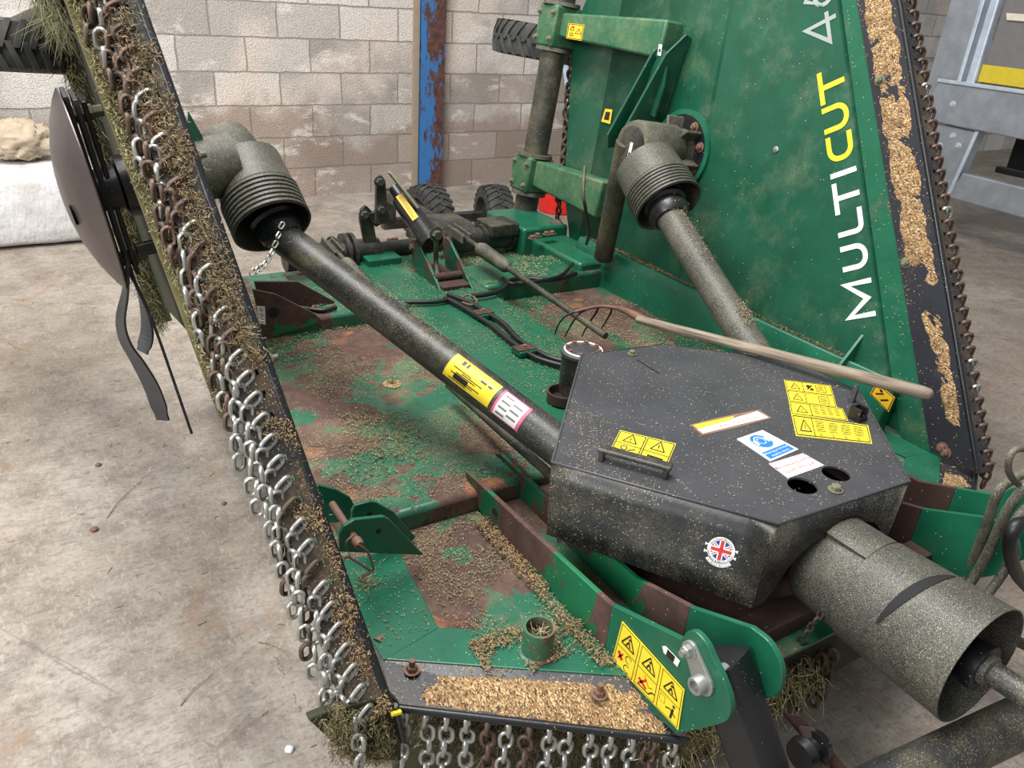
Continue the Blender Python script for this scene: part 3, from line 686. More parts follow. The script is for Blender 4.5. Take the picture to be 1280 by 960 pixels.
# the top sheet: a fine grid cut by two round holes
prism(bm, top, (0, 0, -.005))
for c, r in holes:
    pass
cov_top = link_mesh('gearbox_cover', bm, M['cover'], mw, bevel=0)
for k, (c, r) in enumerate(holes):
    b2 = BM(); lathe(b2, c-V((0, 0, .03)), c+V((0, 0, .03)), [(0, r), (1, r)], 32); me = bpy.data.meshes.new('cut'); 
    bmesh.ops.translate(b2, verts=b2.verts[:], vec=-cov_top['_w'] if False else -V(cov_top['_w'])); b2.to_mesh(me); b2.free()
    co_ = bpy.data.objects.new('cut', me); C.objects.link(co_); co_.location = V(cov_top['_w'])
    bo = cov_top.modifiers.new('hole', 'BOOLEAN'); bo.operation = 'DIFFERENCE'; bo.object = co_; bo.solver = 'EXACT'
bpy.context.view_layer.update()
dg = bpy.context.evaluated_depsgraph_get(); me2 = bpy.data.meshes.new_from_object(cov_top.evaluated_get(dg)); cov_top.modifiers.clear(); cov_top.data = me2
for o_ in [o_ for o_ in C.objects if o_.name.startswith('cut')]: bpy.data.objects.remove(o_)
bm = BM()
for i, j in ((0, 1), (1, 2), (2, 3), (3, 4), (4, 5), (5, 6), (6, 0)):
    a, b, c, d = top[i], top[j], low[j], low[i]; 
    if (i, j) == (2, 3):
        # front side with an arched opening for the drive shaft
        N = 16; c0_, w_ = .52, .40; prev = None
        for k in range(N):
            t0, t1 = k/N, (k+1)/N
            def zl(t): q = (t-c0_)/w_; return .22+.0 if False else (max(0, 1-q*q)**.5*.62 if abs(q) < 1 else 0)
            A, B = a.lerp(b, t0), a.lerp(b, t1); D, E_ = d.lerp(c, t0), d.lerp(c, t1)
            D, E_ = D.lerp(A, zl(t0)), E_.lerp(B, zl(t1)); vs = [bm.verts.new(x) for x in (A, B, E_, D)]; bm.faces.new(vs)
    else:
        [bm.faces.new([bm.verts.new(a.lerp(b, s_).lerp(d.lerp(c, s_), t_)) for s_, t_ in ((m_/8, n_/4), ((m_+1)/8, n_/4), ((m_+1)/8, (n_+1)/4), (m_/8, (n_+1)/4))]) for m_ in range(8) for n_ in range(4)]
bmesh.ops.remove_doubles(bm, verts=bm.verts[:], dist=.0005)
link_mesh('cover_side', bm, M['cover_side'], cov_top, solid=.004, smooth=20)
# rounded folded rim
bm = BM(); tube(bm, [top[0], top[1], top[2], top[3], top[4]], .0035, 8, raw=True); link_mesh('folded_edge', bm, M['cover'], cov_top, smooth=60)
# inside darkness: the gearbox casting seen through the holes
bm = BM(); lathe(bm, (CX, 1.12, .47), (CX, 1.12, .60), [(0, .17), (.6, .17), (.8, .12), (1, .11)], 30); box(bm, (CX-.11, .86, .47), (CX+.11, 1.2, .585)); link_mesh('centre_gearbox', bm, M['black'], mw, bevel=.01, smooth=40)
# handle
a, b = G(752, 574), G(832, 596); d = (b-a).normalized(); s = V((0, 0, 1)).cross(d); bm = BM()
for p in (a, b):
    prism(bm, [p-s*.012-d*.006, p+s*.012-d*.006, p+s*.012+d*.006, p-s*.012+d*.006], V((0, 0, .026)))
P_ = [a-d*.01+V((0, 0, .020)), b+d*.01+V((0, 0, .020))]
prism(bm, [P_[0]-s*.013, P_[0]+s*.013, P_[1]+s*.013, P_[1]-s*.013], V((0, 0, .011))); link_mesh('cover_handle', bm, M['black_dusty'], cov_top, bevel=.004)
# catch on the right
bm = BM(); p = G(1071, 524); q_ = G(1062, 500); d = (q_-p).normalized(); s = V((0, 0, 1)).cross(d)
box(bm, p+V((-.016, -.014, 0)), p+V((-.010, .014, .034))); box(bm, p+V((.012, -.014, 0)), p+V((.018, .014, .034))); box(bm, p+V((-.016, .010, 0)), p+V((.018, .016, .034))); box(bm, p+V((-.016, -.016, 0)), p+V((.018, -.012, .012)))
link_mesh('cover_catch', bm, M['black'], cov_top, bevel=.001); bm = BM(); prism(bm, [q_+V((-.014, -.005, 0)), q_+V((.010, .003, 0)), q_+V((-.002, -.001, .05))], (.004, -.012, 0)); link_mesh('catch_tab', bm, M['black'], cov_top, bevel=.001)
p = G(1044, 613); bm = BM(); hex_bolt(bm, p+V((0, 0, .001)), (0, 0, 1), .011, .010); link_mesh('bolt', bm, M['bolt_green'], cov_top)
p = G(790, 443); bm = BM(); hex_bolt(bm, p+V((0, 0, .001)), (0, 0, 1), .009, .009); link_mesh('bolt', bm, M['bolt_green'], cov_top)
a, b = G(797, 450), G(824, 467); d = (b-a).normalized(); s = V((0, 0, 1)).cross(d)
bm = BM(); prism(bm, [a-s*.003, b-s*.003, b+s*.003, a+s*.003], (0, 0, .0008)); link_mesh('slot_hole', bm, M['dark'], cov_top)
def onside(px, py, i, j):
    """the point of the twisted side sheet seen at a pixel, with the sheet's normal there"""
    d = (RR*((px-640)/F)-UR*((py-480)/F)+FW).normalized(); a, b, c, e = top[i], top[j], low[j], low[i]; best = None; s0, t0, w0 = .5, .5, .5
    f = lambda s, t: a.lerp(b, s).lerp(e.lerp(c, s), t)
    for _ in range(7):
        for m_ in range(9):
            for n_ in range(9):
                s, t = s0+(m_/4-1)*w0, t0+(n_/4-1)*w0; p = f(s, t); q = p-CP; r = (q-d*q.dot(d)).length
                if best is None or r < best[0]: best = (r, s, t)
        s0, t0 = best[1], best[2]; w0 *= .45
    p = f(s0, t0); n = (f(s0+.01, t0)-p).cross(f(s0, t0+.01)-p).normalized(); return p, n
p, n = onside(699, 675, 1, 2); n = n if n.dot(CP-p) > 0 else -n
bm = BM(); cyl(bm, p+n*.002, p+n*.0032, .0055, seg=16); link_mesh('bolt_hole', bm, M['dark'], cov_top)
# stickers on the cover
def stk(pts, z=CT): return Sticker(*[G(x, y, z) for x, y in pts], lift=.0008, normal=(0, 0, 1))
s = stk([(764, 560), (833, 584), (845, 555), (775, 538)]); A2 = 1.9
s.base(M['yellow'])
for k in range(2):
    s.frame(k/2+.02, .06, k/2+.48, .95, .035, M['ink'], A2); s.warn(k/2+.25, .64, .27, A2); s.stroke([(k/2+.02, .38), (k/2+.48, .38)], .03, M['ink'], asp=A2)
s.disc(.2, .2, .12, M['ink'], A2, r2=.08); s.stroke([(.28, .12), (.4, .26)], .05, M['ink'], asp=A2); s.stroke([(.62, .2), (.9, .2)], .08, M['ink'], asp=A2)
s.done('warning_sticker', cov_top, 'yellow two-triangle warning sticker under the cover handle')
s = stk([(995, 545), (1090, 555), (1085, 532), (989, 518)], CT); s.base(M['yellow']); A2 = 4.2
s.frame(.02, .06, .98, .94, .05, M['ink'], A2); s.stroke([(.26, .06), (.26, .94)], .05, M['ink'], asp=A2); s.warn(.15, .44, .36, A2)
for k in range(4): s.lines(.30+k*.165, .3, .43+k*.165, .85, 6, M['ink'], .4); s.disc(.34+k*.165, .17, .07, M['ink'], A2, r2=.04)
s.done('warning_sticker', cov_top, 'yellow warning sticker strip, lowest of the stack of four')
rows = [((989, 518), (1060, 526), (1053, 511), (986, 502), 'text'), ((986, 502), (1046, 510), (1042, 495), (983, 488), 'picto'), ((983, 488), (1042, 495), (1038, 482), (980, 475), 'picto2')]
for k, (pa, pb, pc, pd, kind_) in enumerate(rows):
    s = stk([pa, pb, pc, pd]); s.base(M['yellow']); A2 = 3.2; s.frame(.02, .05, .98, .95, .05, M['ink'], A2); s.stroke([(.38, .05), (.38, .95)], .05, M['ink'], asp=A2); s.warn(.21, .42, .36, A2)
    if kind_ == 'text':
        for j in range(4): s.lines(.43+j*.13, .25, .53+j*.13, .88, 5, M['ink'], .4)
    else:
        s.frame(.66, .2, .86, .8, .05, M['ink'], A2); s.lines(.69, .3, .83, .7, 3, M['ink'])
        if kind_ == 'picto2': s.disc(.5, .6, .16, M['ink'], A2); s.disc(.56, .35, .13, M['ink'], A2); s.stroke([(.46, .3), (.58, .75)], .1, M['ink'], asp=A2)
    s.done('warning_sticker', cov_top, ('yellow warning sticker with small print, third in the stack', 'yellow warning sticker, second in the stack', 'yellow warning sticker, uppermost in the stack')[k])
def blue_sign():
    a, b, c, d = [G(x, y) for x, y in ((963, 577), (998, 562), (953, 538), (921, 549))]; s = Sticker(a, b, c, d, .001, (0, 0, 1)); A = (b-a).length/(d-a).length
    s.base(M['white']); s.disc(.5, .66, .27, M['blue'], A, n=36)
    s.disc(.5, .68, .17, M['white'], A, h=.0007, n=28, r2=.145, a0=-.2, a1=pi+.2); s.disc(.5, .66, .115, M['white'], A, h=.0007, n=28, r2=.1)
    s.rect(.26, .56, .34, .74, M['white'], .0008); s.rect(.66, .56, .74, .74, M['white'], .0008)
    s.rect(.07, .05, .93, .32, M['blue']); s.text('Hearing protection', .5, .21, (b-a).length*.105, M['white']); s.text('must be worn', .5, .09, (b-a).length*.105, M['white']); return s
blue_sign().done('hearing_sign', cov_top, 'white and blue ear protection sign on the cover')
def pto_sign():
    a, b, c, d = [G(x, y) for x, y in ((985, 598), (1030, 582), (1004, 567), (961, 580))]; s = Sticker(a, b, c, d, .001, (0, 0, 1)); A = (b-a).length/(d-a).length
    s.base(M['white']); s.frame(.03, .05, .97, .95, .025, M['pink'], A); s.text('Recommended PTO', .5, .56, (b-a).length*.115, M['red']); s.text('speed 1000 r.p.m', .5, .24, (b-a).length*.115, M['red']); return s
pto_sign().done('speed_sign', cov_top, 'white sign with red print on the cover')
def torn():
    a, b, c, d = [G(x, y) for x, y in ((877, 544), (965, 523), (951, 513), (863, 532))]; s = Sticker(a, b, c, d, .001, (0, 0, 1)); s.base(M['rustedge'], [(0, -.05), (.5, -.1), (1, .0), (.985, 1.1), (.4, 1.15), (0, 1.05)])
    s.poly([(.03, .08), (.97, .12), (.94, .95), (.02, .55)], M['white'], .0006); s.poly([(.03, .5), (.55, .7), (.6, .98), (.02, .95)], M['lime'], .0009); s.text("Serving Scotland's Farmers", .56, .27, (b-a).length*.065, M['ink']); return s
torn().done('torn_label', cov_top, 'torn white and lime paper label on the cover')
# round union-flag badge on the left side face
def badge():
    pts = [onside(x, y, 1, 2) for x, y in ((877, 709), (928, 716), (928, 664), (874, 660))]; n = pts[0][1]; n = n if n.dot(CP-pts[0][0]) > 0 else -n
    ctr = sum((p for p, _ in pts), V())/4; ex = (top[2]-top[1]).normalized(); ey = n.cross(ex).normalized(); ey = ey if ey.z > 0 else -ey
    R_ = .0245; a, b, c, d = ctr-ex*R_-ey*R_, ctr+ex*R_-ey*R_, ctr+ex*R_+ey*R_, ctr-ex*R_+ey*R_
    s = Sticker(a, b, c, d, .0050, n); s.bm.free(); s.bm = BM()
    s.disc(.5, .5, .55, M['white'], h=0, n=40); s.disc(.5, .5, .41, M['navy'], h=.0003, n=40)
    def cl(pts):  # keep shapes within the disc
        out = []
        for u, v in pts:
            L_ = sqrt((u-.5)**2+(v-.5)**2); k = .41/L_ if L_ > .41 else 1; out.append((.5+(u-.5)*k, .5+(v-.5)*k))
        return out
    def bar(x0, y0, x1, y1, w, m, h): 
        dx, dy = x1-x0, y1-y0; L_ = sqrt(dx*dx+dy*dy); ox, oy = -dy/L_*w/2, dx/L_*w/2; s.poly(cl([(x0-ox, y0-oy), (x1-ox, y1-oy), (x1+ox, y1+oy), (x0+ox, y0+oy)]), m, h)
    for sx in (1, -1): bar(.5-.34, .5-.24*sx, .5+.34, .5+.24*sx, .13, M['white'], .0005); bar(.5-.34, .5-.24*sx, .5+.34, .5+.24*sx, .04, M['red'], .0007)
    bar(.09, .5, .91, .5, .24, M['white'], .0009); bar(.5, .09, .5, .91, .24, M['white'], .0009); bar(.09, .5, .91, .5, .14, M['red'], .0011); bar(.5, .09, .5, .91, .14, M['red'], .0011)
    # lettering round the rim
    def arc_text(body, r, a0, a1, sz, flip):
        for i, ch in enumerate(body):
            if ch == ' ': continue
            A = a0+(a1-a0)*(i+.5)/len(body); o = ctr+ex*cos(A)*r+ey*sin(A)*r+n*(s.lift+.0012); rad = ex*cos(A)+ey*sin(A); tan = ex*sin(A)-ey*cos(A)
            if flip: text_bm(s.bm, ch, o, -tan, -rad, sz, 0, s.mi(M['ink']), 'CENTER')
            else: text_bm(s.bm, ch, o, tan, rad, sz, 0, s.mi(M['ink']), 'CENTER')
    arc_text('Spearhead Machinery', R_*.87, radians(160), radians(20), .0062, False)
    arc_text('Designed & Manufactured', R_*1.06, radians(195), radians(345), .0062, True)
    k = s.mi(M['white'])
    for i in range(12):
        A, B = radians(222+i*8), radians(222+(i+1)*8); vs = [s.bm.verts.new(ctr+(ex*cos(t)+ey*sin(t))*R_*r+n*(s.lift+.0004)) for t, r in ((A, 1.14), (B, 1.14), (B, 1.40), (A, 1.40))]; f = s.bm.faces.new(vs); f.material_index = k
    arc_text('in Great Britain', R_*1.35, radians(225), radians(315), .006, True)
    for A in (198, 342, 168, 12):
        t = radians(A); p = ctr+(ex*cos(t)+ey*sin(t))*R_*1.15+n*(s.lift+.0004); vs = [s.bm.verts.new(p+ex*u*.0045+ey*v*.0035) for u, v in ((-1, -1), (0, -.3), (1, -1), (1, 1), (0, .3), (-1, 1))]; f = s.bm.faces.new(vs); f.material_index = k
    return s
badge().done('flag_badge', cov_top, 'round red, white and blue flag badge on the side of the cover')
tris = [(top[0], top[1], top[2]), (top[0], top[2], top[3]), (top[0], top[3], top[4]), (top[0], top[4], top[5]), (top[0], top[5], top[6])]
scatter('grass_clippings', [(a+V((0, 0, .001)), b+V((0, 0, .001)), c+V((0, 0, .001))) for a, b, c in tris], 420, M['straw'], cov_top, (.002, .005), .0006, 5, -.3, .001)
a, b = top[1], top[0]
scatter('grass_clippings', [(a, top[2].lerp(a, .25), a.lerp(b, .55)), (a, a.lerp(b, .8), top[2].lerp(a, .45)+V((.02, .06, 0)))], 1300, M['straw'], cov_top, (.0015, .0035), .0006, 12, -.2, .001)

# round post with bolted cap behind the cover
pc = at(724, 447, Z=.60); bm = BM()
cyl(bm, (pc.x+.02, pc.y+.01, .44), (pc.x+.02, pc.y+.01, .605), .062, seg=36); post = link_mesh('gearbox_housing', bm, M['black_dusty'], mw, smooth=40)
bm = BM(); lathe(bm, (pc.x+.02, pc.y+.01, .605), (pc.x+.02, pc.y+.01, .618), [(0, .066), (.7, .066), (1, .058)], 36); cap = link_mesh('housing_cap', bm, M['cover'], post, smooth=40)
bm = BM(); c = V((pc.x+.02, pc.y+.01, .618))
tube(bm, [c+V((cos(2*pi*k/24)*.055, sin(2*pi*k/24)*.055, 0)) for k in range(24)], .003, 6, closed=True, raw=True); link_mesh('paint_ring', bm, M['white'], post, smooth=40)
for k in range(8):
    bm = BM(); hex_bolt(bm, c+V((cos(2*pi*k/8)*.047, sin(2*pi*k/8)*.047, 0)), (0, 0, 1), .007, .006); link_mesh('bolt', bm, M['bolt'], post)
# dark ring opening beside it
p = at(704, 500, Z=.475); bm = BM(); lathe(bm, p, p+V((0, 0, .03)), [(0, .05), (1, .05), (1, .045), (0, .045)], 30, False); lathe(bm, p+V((0, 0, .001)), p+V((0, 0, .004)), [(0, .046), (1, .046)], 30, mi=1); link_mesh('round_opening', bm, [M['rusty'], M['dark']], deck, smooth=40)

# ------------------------------------------------------------------ power take-off guard and shaft, front
AX = V((0, -1, -.0)); g0 = V((CX, .80, .50)); g1 = V((CX, .44, .50))
g0 = V((1.335, .80, .505)); g1 = V((1.335, .435, .515))
def ribbed(p0, p1, prof, mat, name, parent, seg=48): bm = BM(); lathe(bm, p0, p1, prof, seg, False); return link_mesh(name, bm, mat, parent, smooth=35)
gd = ribbed(g0, g1, [(0.02, 0.0), (0, .06), (.0, .085), (.03, .100), (.30, .108), (.36, .110), (.37, .114), (.98, .122), (1, .1225), (1, .1195), (.5, .115), (.1, .1), (.1, 0)], M['plastic'], 'drive_guard', mw)
# slit and raised flaps on the guard
x_, y_ = V((1, 0, 0)), V((0, 0, 1)); ax = (g1-g0).normalized()
def gp(t, a, r): return g0.lerp(g1, t)+(x_*cos(a)+y_*sin(a))*r
def patch(name, t0, t1, a0, a1, r0, mat, th=.003, n=14, skew=0.):
    bm = BM(); R_ = []
    for k in range(n+1):
        s = k/n; a = a0+(a1-a0)*s; sh = skew*s; R_.append([gp(t0+sh, a, r0), gp(t1+sh, a, r0), gp(t1+sh, a, r0+th), gp(t0+sh, a, r0+th)])
    loft(bm, R_); return link_mesh(name, bm, mat, gd, smooth=35)
patch('guard_flap', .10, .36, radians(70), radians(118), .108, M['plastic'], .008)
patch('guard_band', .36, .395, radians(-30), radians(210), .1115, M['plastic'], .003, 40)
bm = BM(); R_ = []
for k in range(21):
    s = k/20; a = radians(72+92*s); t = .70-.10*s; w = .030*max(0, sin(pi*s))**.7+.001
    rr_ = .1165+.003*(t)+.0015; R_.append([gp(t-w, a, rr_), gp(t+w*.8, a, rr_), gp(t+w*.8, a, rr_-.004), gp(t-w, a, rr_-.004)])
loft(bm, R_); link_mesh('guard_tear', bm, M['dark'], gd, label='long dark tear in the dusty guard')
# universal joint inside and PTO shaft
bm = BM(); lathe(bm, g0.lerp(g1, .45), g0.lerp(g1, 1.02), [(0, .045), (.3, .05), (.55, .05), (.6, .042), (.85, .042), (.9, .046), (1, .046), (1, .03), (.9, .028)], 30, False); link_mesh('joint_collar', bm, M['black'], mw, smooth=40)
bm = BM(); pe = V((1.335, .18, .53)); lathe(bm, g0.lerp(g1, .7), pe, [(0, .03), (.35, .030), (.36, .023), (1, .023)], 26); link_mesh('drive_shaft', bm, M['shaft'], mw, smooth=40)
# anchor chain on the guard
cpn = at(1027, 765, X=1.24); bm = BM(); c = V((1.235, .60, .50)); c = at(1026, 768, X=1.235)
for k in range(7): chain_link(bm, c+V((-.004*k, .004*k, -.019*k)), (-.15, .1, -1), (1, 0, 0) if k % 2 else (0, 1, 0), .026, .017, .003)
link_mesh('guard_chain', bm, M['grimechain'], mw, smooth=60)

# ------------------------------------------------------------------ wings
class Wing:
    def __init__(s, O, U, N): s.O, s.U, s.N = V(O), V(U).normalized(), V(N).normalized(); s.Y = V((0, 1, 0))
    def w(s, u, y, n=0.): return s.O+s.U*u+s.Y*y+s.N*n
    def hit(s, px, py, n=0.):
        d = RR*((px-640)/F)-UR*((py-480)/F)+FW; o = s.O+s.N*n; return CP+d*((o-CP).dot(s.N)/d.dot(s.N))
lw, rw = .16/1.06, .145/1.19
WL = Wing((.40, .92, .42), (-lw, 0, 1), (1, 0, lw)); WR = Wing((2.2, .92, .40), (rw, 0, 1), (-1, 0, rw))
SW = .62
UT = 1.34
def wing(Wg, name, label, right):
    wm = M['green_wing'] if right else M['green']
    w = Wg.w
    # main sheet (top skin) with a low ridge
    bm = BM()
    def yr(u): return 2.06+.30*min(1, u/.9)
    P_ = [(-.0, .12), (UT, .12+SW*UT), (UT, yr(UT)-.15), (1.0, yr(1.0))]+([(.3, 2.2), (0, 2.03)] if right else [(.3, 2.05), (.28, 1.2), (.12, .5)])
    prism(bm, [w(u, y, -.012) for u, y in P_], Wg.N*.010)
    wd = link_mesh(name, bm, wm, mw); wd['label'] = label
    if right:
        # bulged lettered panel and rear panel meeting at the ridge
        bm = BM()
        def fr(u): return .257+.582*u
        def rg(u): return 1.27+.12*(u-.06)/(UT-.06)
        def pan(u, y):
            yf = fr(u)+.012; yb = rg(u); return .012+.023*max(0, min(1, (y-yf)/(yb-yf)))
        bm = BM(); G = []
        for i in range(15):
            u = .06+(UT-.06)*i/14; row = [(fr(u), 0.)]+[(fr(u)+.012+(rg(u)-fr(u)-.012)*k/6, None) for k in range(7)]+[(rg(u)+.03, .022), (2.0+.05*i/14, .006)]
            G.append([bm.verts.new(w(u, y, pan(u, y) if n is None else n)) for y, n in row])
        for a_, b_ in zip(G, G[1:]):
            for k in range(len(a_)-1): bm.faces.new((a_[k], a_[k+1], b_[k+1], b_[k]))
        link_mesh('lettered_panel', bm, wm, wd, smooth=20, solid=.002)
        dS, dH, o0 = (.864, .503), (-.503, .864), (.31, .45)
        def tp(s, h, lift=.002):
            u = o0[0]+dS[0]*s+dH[0]*h; y = o0[1]+dS[1]*s+dH[1]*h; return w(u, y, pan(u, y)+lift)
        def letters(name, strokes, mat, width, label=None):
            bm = BM()
            for pts, cl in strokes:
                n = len(pts); L_, R__ = [], []
                for i in range(n):
                    a = pts[max(i-1, 0)] if not cl else pts[(i-1) % n]; b = pts[min(i+1, n-1)] if not cl else pts[(i+1) % n]; p = pts[i]
                    d1 = V((p[0]-a[0], p[1]-a[1], 0)); d2 = V((b[0]-p[0], b[1]-p[1], 0))
                    if d1.length < 1e-6: d1 = d2
                    if d2.length < 1e-6: d2 = d1
                    d1.normalize(); d2.normalize(); m = (d1+d2).normalized(); nn = V((-m.y, m.x, 0)); k = width/2/max(.45, nn.dot(V((-d1.y, d1.x, 0))))
                    L_.append((p[0]+nn.x*k, p[1]+nn.y*k)); R__.append((p[0]-nn.x*k, p[1]-nn.y*k))
                for i in range(n if cl else n-1):
                    j = (i+1) % n; prism(bm, [tp(*L_[i]), tp(*L_[j]), tp(*R__[j]), tp(*R__[i])], Wg.N*.0008)
            return link_mesh(name, bm, mat, wd, label=label)
        w_ = .0165; H_ = .095; h0 = .004
        def Us(s0, s1):
            P = [(s0, H_)]; r_ = (s1-s0)*.46
            for k in range(7): a = pi+pi/2*k/6; P.append((s0+r_+r_*cos(a), h0+w_/2+r_+r_*sin(a)))
            for k in range(7): a = -pi/2+pi/2*k/6; P.append((s1-r_+r_*cos(a), h0+w_/2+r_+r_*sin(a)))
            P.append((s1, H_)); return P
        q = w_/2
        Ls = [([(.010, h0), (.010, H_-.001), (.062, .024), (.115, H_-.001), (.115, h0)], False), (Us(.158+q, .240-q), False),
              ([(.270+q, H_)]+[(.270+q+.02-.02*cos(a), h0+q+.02-.02*sin(a)) for a in [pi/2*k/5 for k in range(6)]]+[(.350, h0+q)], False),
              ([(.344, H_-q), (.446, H_-q)], False), ([(.395, h0), (.395, H_-q)], False), ([(.471, h0), (.471, H_)], False)]
        letters('white_lettering', Ls, M['txtwhite'], w_, 'white lettering MULTI')
        Cc = [(.597, H_-q)]; r_ = .032
        for k in range(7): a = pi/2+pi/2*k/6; Cc.append((.512+q+r_+r_*cos(a), H_-q-r_+r_*sin(a)))
        for k in range(7): a = pi+pi/2*k/6; Cc.append((.512+q+r_+r_*cos(a), h0+q+r_+r_*sin(a)))
        Cc.append((.597, h0+q))
        letters('yellow_lettering', [(Cc, False), (Us(.610+q, .695-q), False), ([(.706, H_-q), (.812, H_-q)], False), ([(.759, h0), (.759, H_-q)], False)], M['txtyellow'], w_, 'yellow lettering CUT')
        six = lambda s: [(s+.05, H_+.01), (s+.012, .05)]+[(s+.038+.03*cos(a), .036+.03*sin(a)) for a in [pi*.8+2*pi*k/14 for k in range(15)]]
        zero = lambda s: [(s+.038+.032*cos(a), .052+.045*sin(a)) for a in [2*pi*k/18 for k in range(18)]]
        letters('grey_lettering', [([(.965, h0), (.965, .112), (.895, .034), (.992, .034)], False), (six(1.01), False), (zero(1.105), True)], M['txtgrey'], w_*.85, 'grey lettering 460')
        # screw on the panel
        p = WR.hit(970, 187, .025); bm = BM(); lathe(bm, p, p+Wg.N*.004, [(0, .011), (.7, .011), (1, .009)], 20); boxp(bm, p+Wg.N*.0045, V((0, .008, 0)), Wg.U*.0015, Wg.N*.0006); link_mesh('screw', bm, M['steel'], wd, smooth=40)
    # flat green border strip, then black strip towards the fold
    bm = BM(); prism(bm, [w(-.02, .10, 0), w(UT, .10+SW*UT, 0), w(UT, .24+SW*UT, 0), w(-.02, .24, 0)], Wg.N*-.008); link_mesh('border_plate', bm, M['green'] if right else M['green_clean'], wd)
    bm = BM(); B0 = [w(-.0, .004, 0), w(UT, .004+SW*UT, 0), w(UT, .148+SW*UT, .006), w(-.0, .148, .006)]
    prism(bm, B0, Wg.N*-.008); bs = link_mesh('edge_strip', bm, M['blackstrip'], wd)
    bm = BM(); tube(bm, [w(-.0, .002, -.004), w(UT, SW*UT+.002, -.004)], .008, 10, raw=True); link_mesh('rolled_edge', bm, M['black'], wd, smooth=40)
    if right:
        mound('chaff', (w(.42, .42*SW+.016, .001), w(UT, UT*SW+.012, .001), w(UT, UT*SW+.142, .006), w(.42, .42*SW+.135, .006)), M['bed'], wd, .012, .008, 5., 'brown chaff caked on the black edge strip', Wg.N)
        mound('chaff', (w(.06, .06*SW+.018, .001), w(.42, .42*SW+.02, .001), w(.42, .42*SW+.12, .004), w(.06, .06*SW+.075, .002)), M['bed'], wd, .010, .007, 8., 'thin chaff near the foot of the edge strip', Wg.N)
        scatter('chaff', quad(w(.0, .01, .001), w(.0, .14, .004), w(UT, .14+SW*UT, .004), w(UT, .01+SW*UT, .001)), 3200, M['chaff'], wd, (.004, .011), .0011, 9, -.15, .008)
    # slotted lip
    E = V((0, 0, 0)); ed = (Wg.U+Wg.Y*SW); el = ed.length; ed = ed/el
    pitch = .0378; n_ch = int(UT*el/pitch)
    def lp(s, n): return Wg.w(0, 0, 0)+ed*s+Wg.N*n
    depth = .068 if not right else .06; rows_ = [0, -.024, -.040, -depth]
    bm = BM()
    for k in range(n_ch):
        s0 = k*pitch; cols = [s0, s0+pitch*.36, s0+pitch*.64, s0+pitch]
        for i in range(3):
            for j in range(3):
                if i == 1 and j == 1: continue
                bm.faces.new([bm.verts.new(lp(a, b)) for a, b in ((cols[i], rows_[j]), (cols[i+1], rows_[j]), (cols[i+1], rows_[j+1]), (cols[i], rows_[j+1]))])
    bmesh.ops.remove_doubles(bm, verts=bm.verts[:], dist=.0005); lip = link_mesh('slotted_lip', bm, M['lip'], wd, solid=.005)
    fwd = ed.cross(Wg.N).normalized(); fwd = fwd if fwd.y < 0 else -fwd
    # chains threaded through the slots
    for k in range(n_ch):
        s0 = (k+.5)*pitch; low_ = s0 < .66
        z_ = lp(s0, -.04).z
        if z_ > 1.62: continue
        rnd = random.random()
        clean = s0 < .66 and rnd < .86 or s0 < 1.05 and rnd < .34 or rnd < .12
        mm = M['steel'] if clean else (M['rustchain'] if rnd < .62 else M['grimechain'])
        p = lp(s0, -.047)+fwd*.010+V((0, 0, -.006))
        if right:
            hang('chain', lip, lp(s0, -.062)+fwd*.002, 3, M['rustchain'] if rnd < .8 else M['steel'], .040, Wg.Y, .028, .0048, .003, first=(-Wg.N*1+fwd*.1, ed*.3+fwd))
        else:
            hang('chain', lip, p, (4 if s0 > .8 else 5) if s0 > .12 else 3, mm, .040, V((random.uniform(-.5, .5), 1, 0)).normalized(), .0265, .0042, .004, first=(-Wg.N+fwd*.45+V((0, 0, -.62)), ed*.8+fwd*.5), drift=fwd*.0105-Wg.N*.0035-ed*.004)
    return wd
wr = wing(WR, 'wing_deck', 'green right wing folded upright with white and yellow lettering', True)
wl = wing(WL, 'wing_deck', 'left wing folded upright, seen on its chain edge', False)
# left wing: baffle behind the chains, underside and rear skirt, all caked in grass
w = WL.w
bm = BM(); prism(bm, [w(.42, .42*SW+.03, -.012), w(UT, UT*SW+.03, -.012), w(UT, UT*SW+.035, -.115), w(.47, .47*SW+.035, -.105)], (0, .012, 0)); link_mesh('front_baffle', bm, M['caked'], wl)
mound('caked_grass', (w(.44, .44*SW+.029, -.03), w(UT, UT*SW+.029, -.03), w(UT, UT*SW+.034, -.112), w(.47, .47*SW+.034, -.102)), M['caked'], wl, .016, .008, 2., 'olive grass caked on the inner baffle', V((0, -1, .3)).normalized())
bm = BM(); prism(bm, [w(.45, .45*SW+.1, -.014), w(UT, UT*SW+.1, -.014), w(UT, 2.2, -.014), (w(.9, 2.25, -.014)), w(.03, 2.0, -.014), w(.22, 1.2, -.014)], WL.N*-.006); link_mesh('underside', bm, M['under'], wl)
scatter('caked_grass', [(w(.46, .46*SW+.026, -.04), w(UT, UT*SW+.026, -.04), w(UT, UT*SW+.030, -.112)), (w(.46, .46*SW+.026, -.04), w(UT, UT*SW+.030, -.112), w(.48, .48*SW+.030, -.1))], 5200, M['grass'], wl, (.005, .016), .0009, 10, -.4, .010)
P_ = [(.0, 1.9), (.3, 2.02), (.9, 2.12), (UT, 2.0)]
bm = BM()
for (u0, y0), (u1, y1_) in zip(P_, P_[1:]):
    prism(bm, [w(u0, y0, -.01), w(u1, y1_, -.01), w(u1, y1_, -.07-.01*random.random()), w(u0, y0, -.07)], (0, .012, 0))
link_mesh('rear_skirt', bm, M['under'], wl)
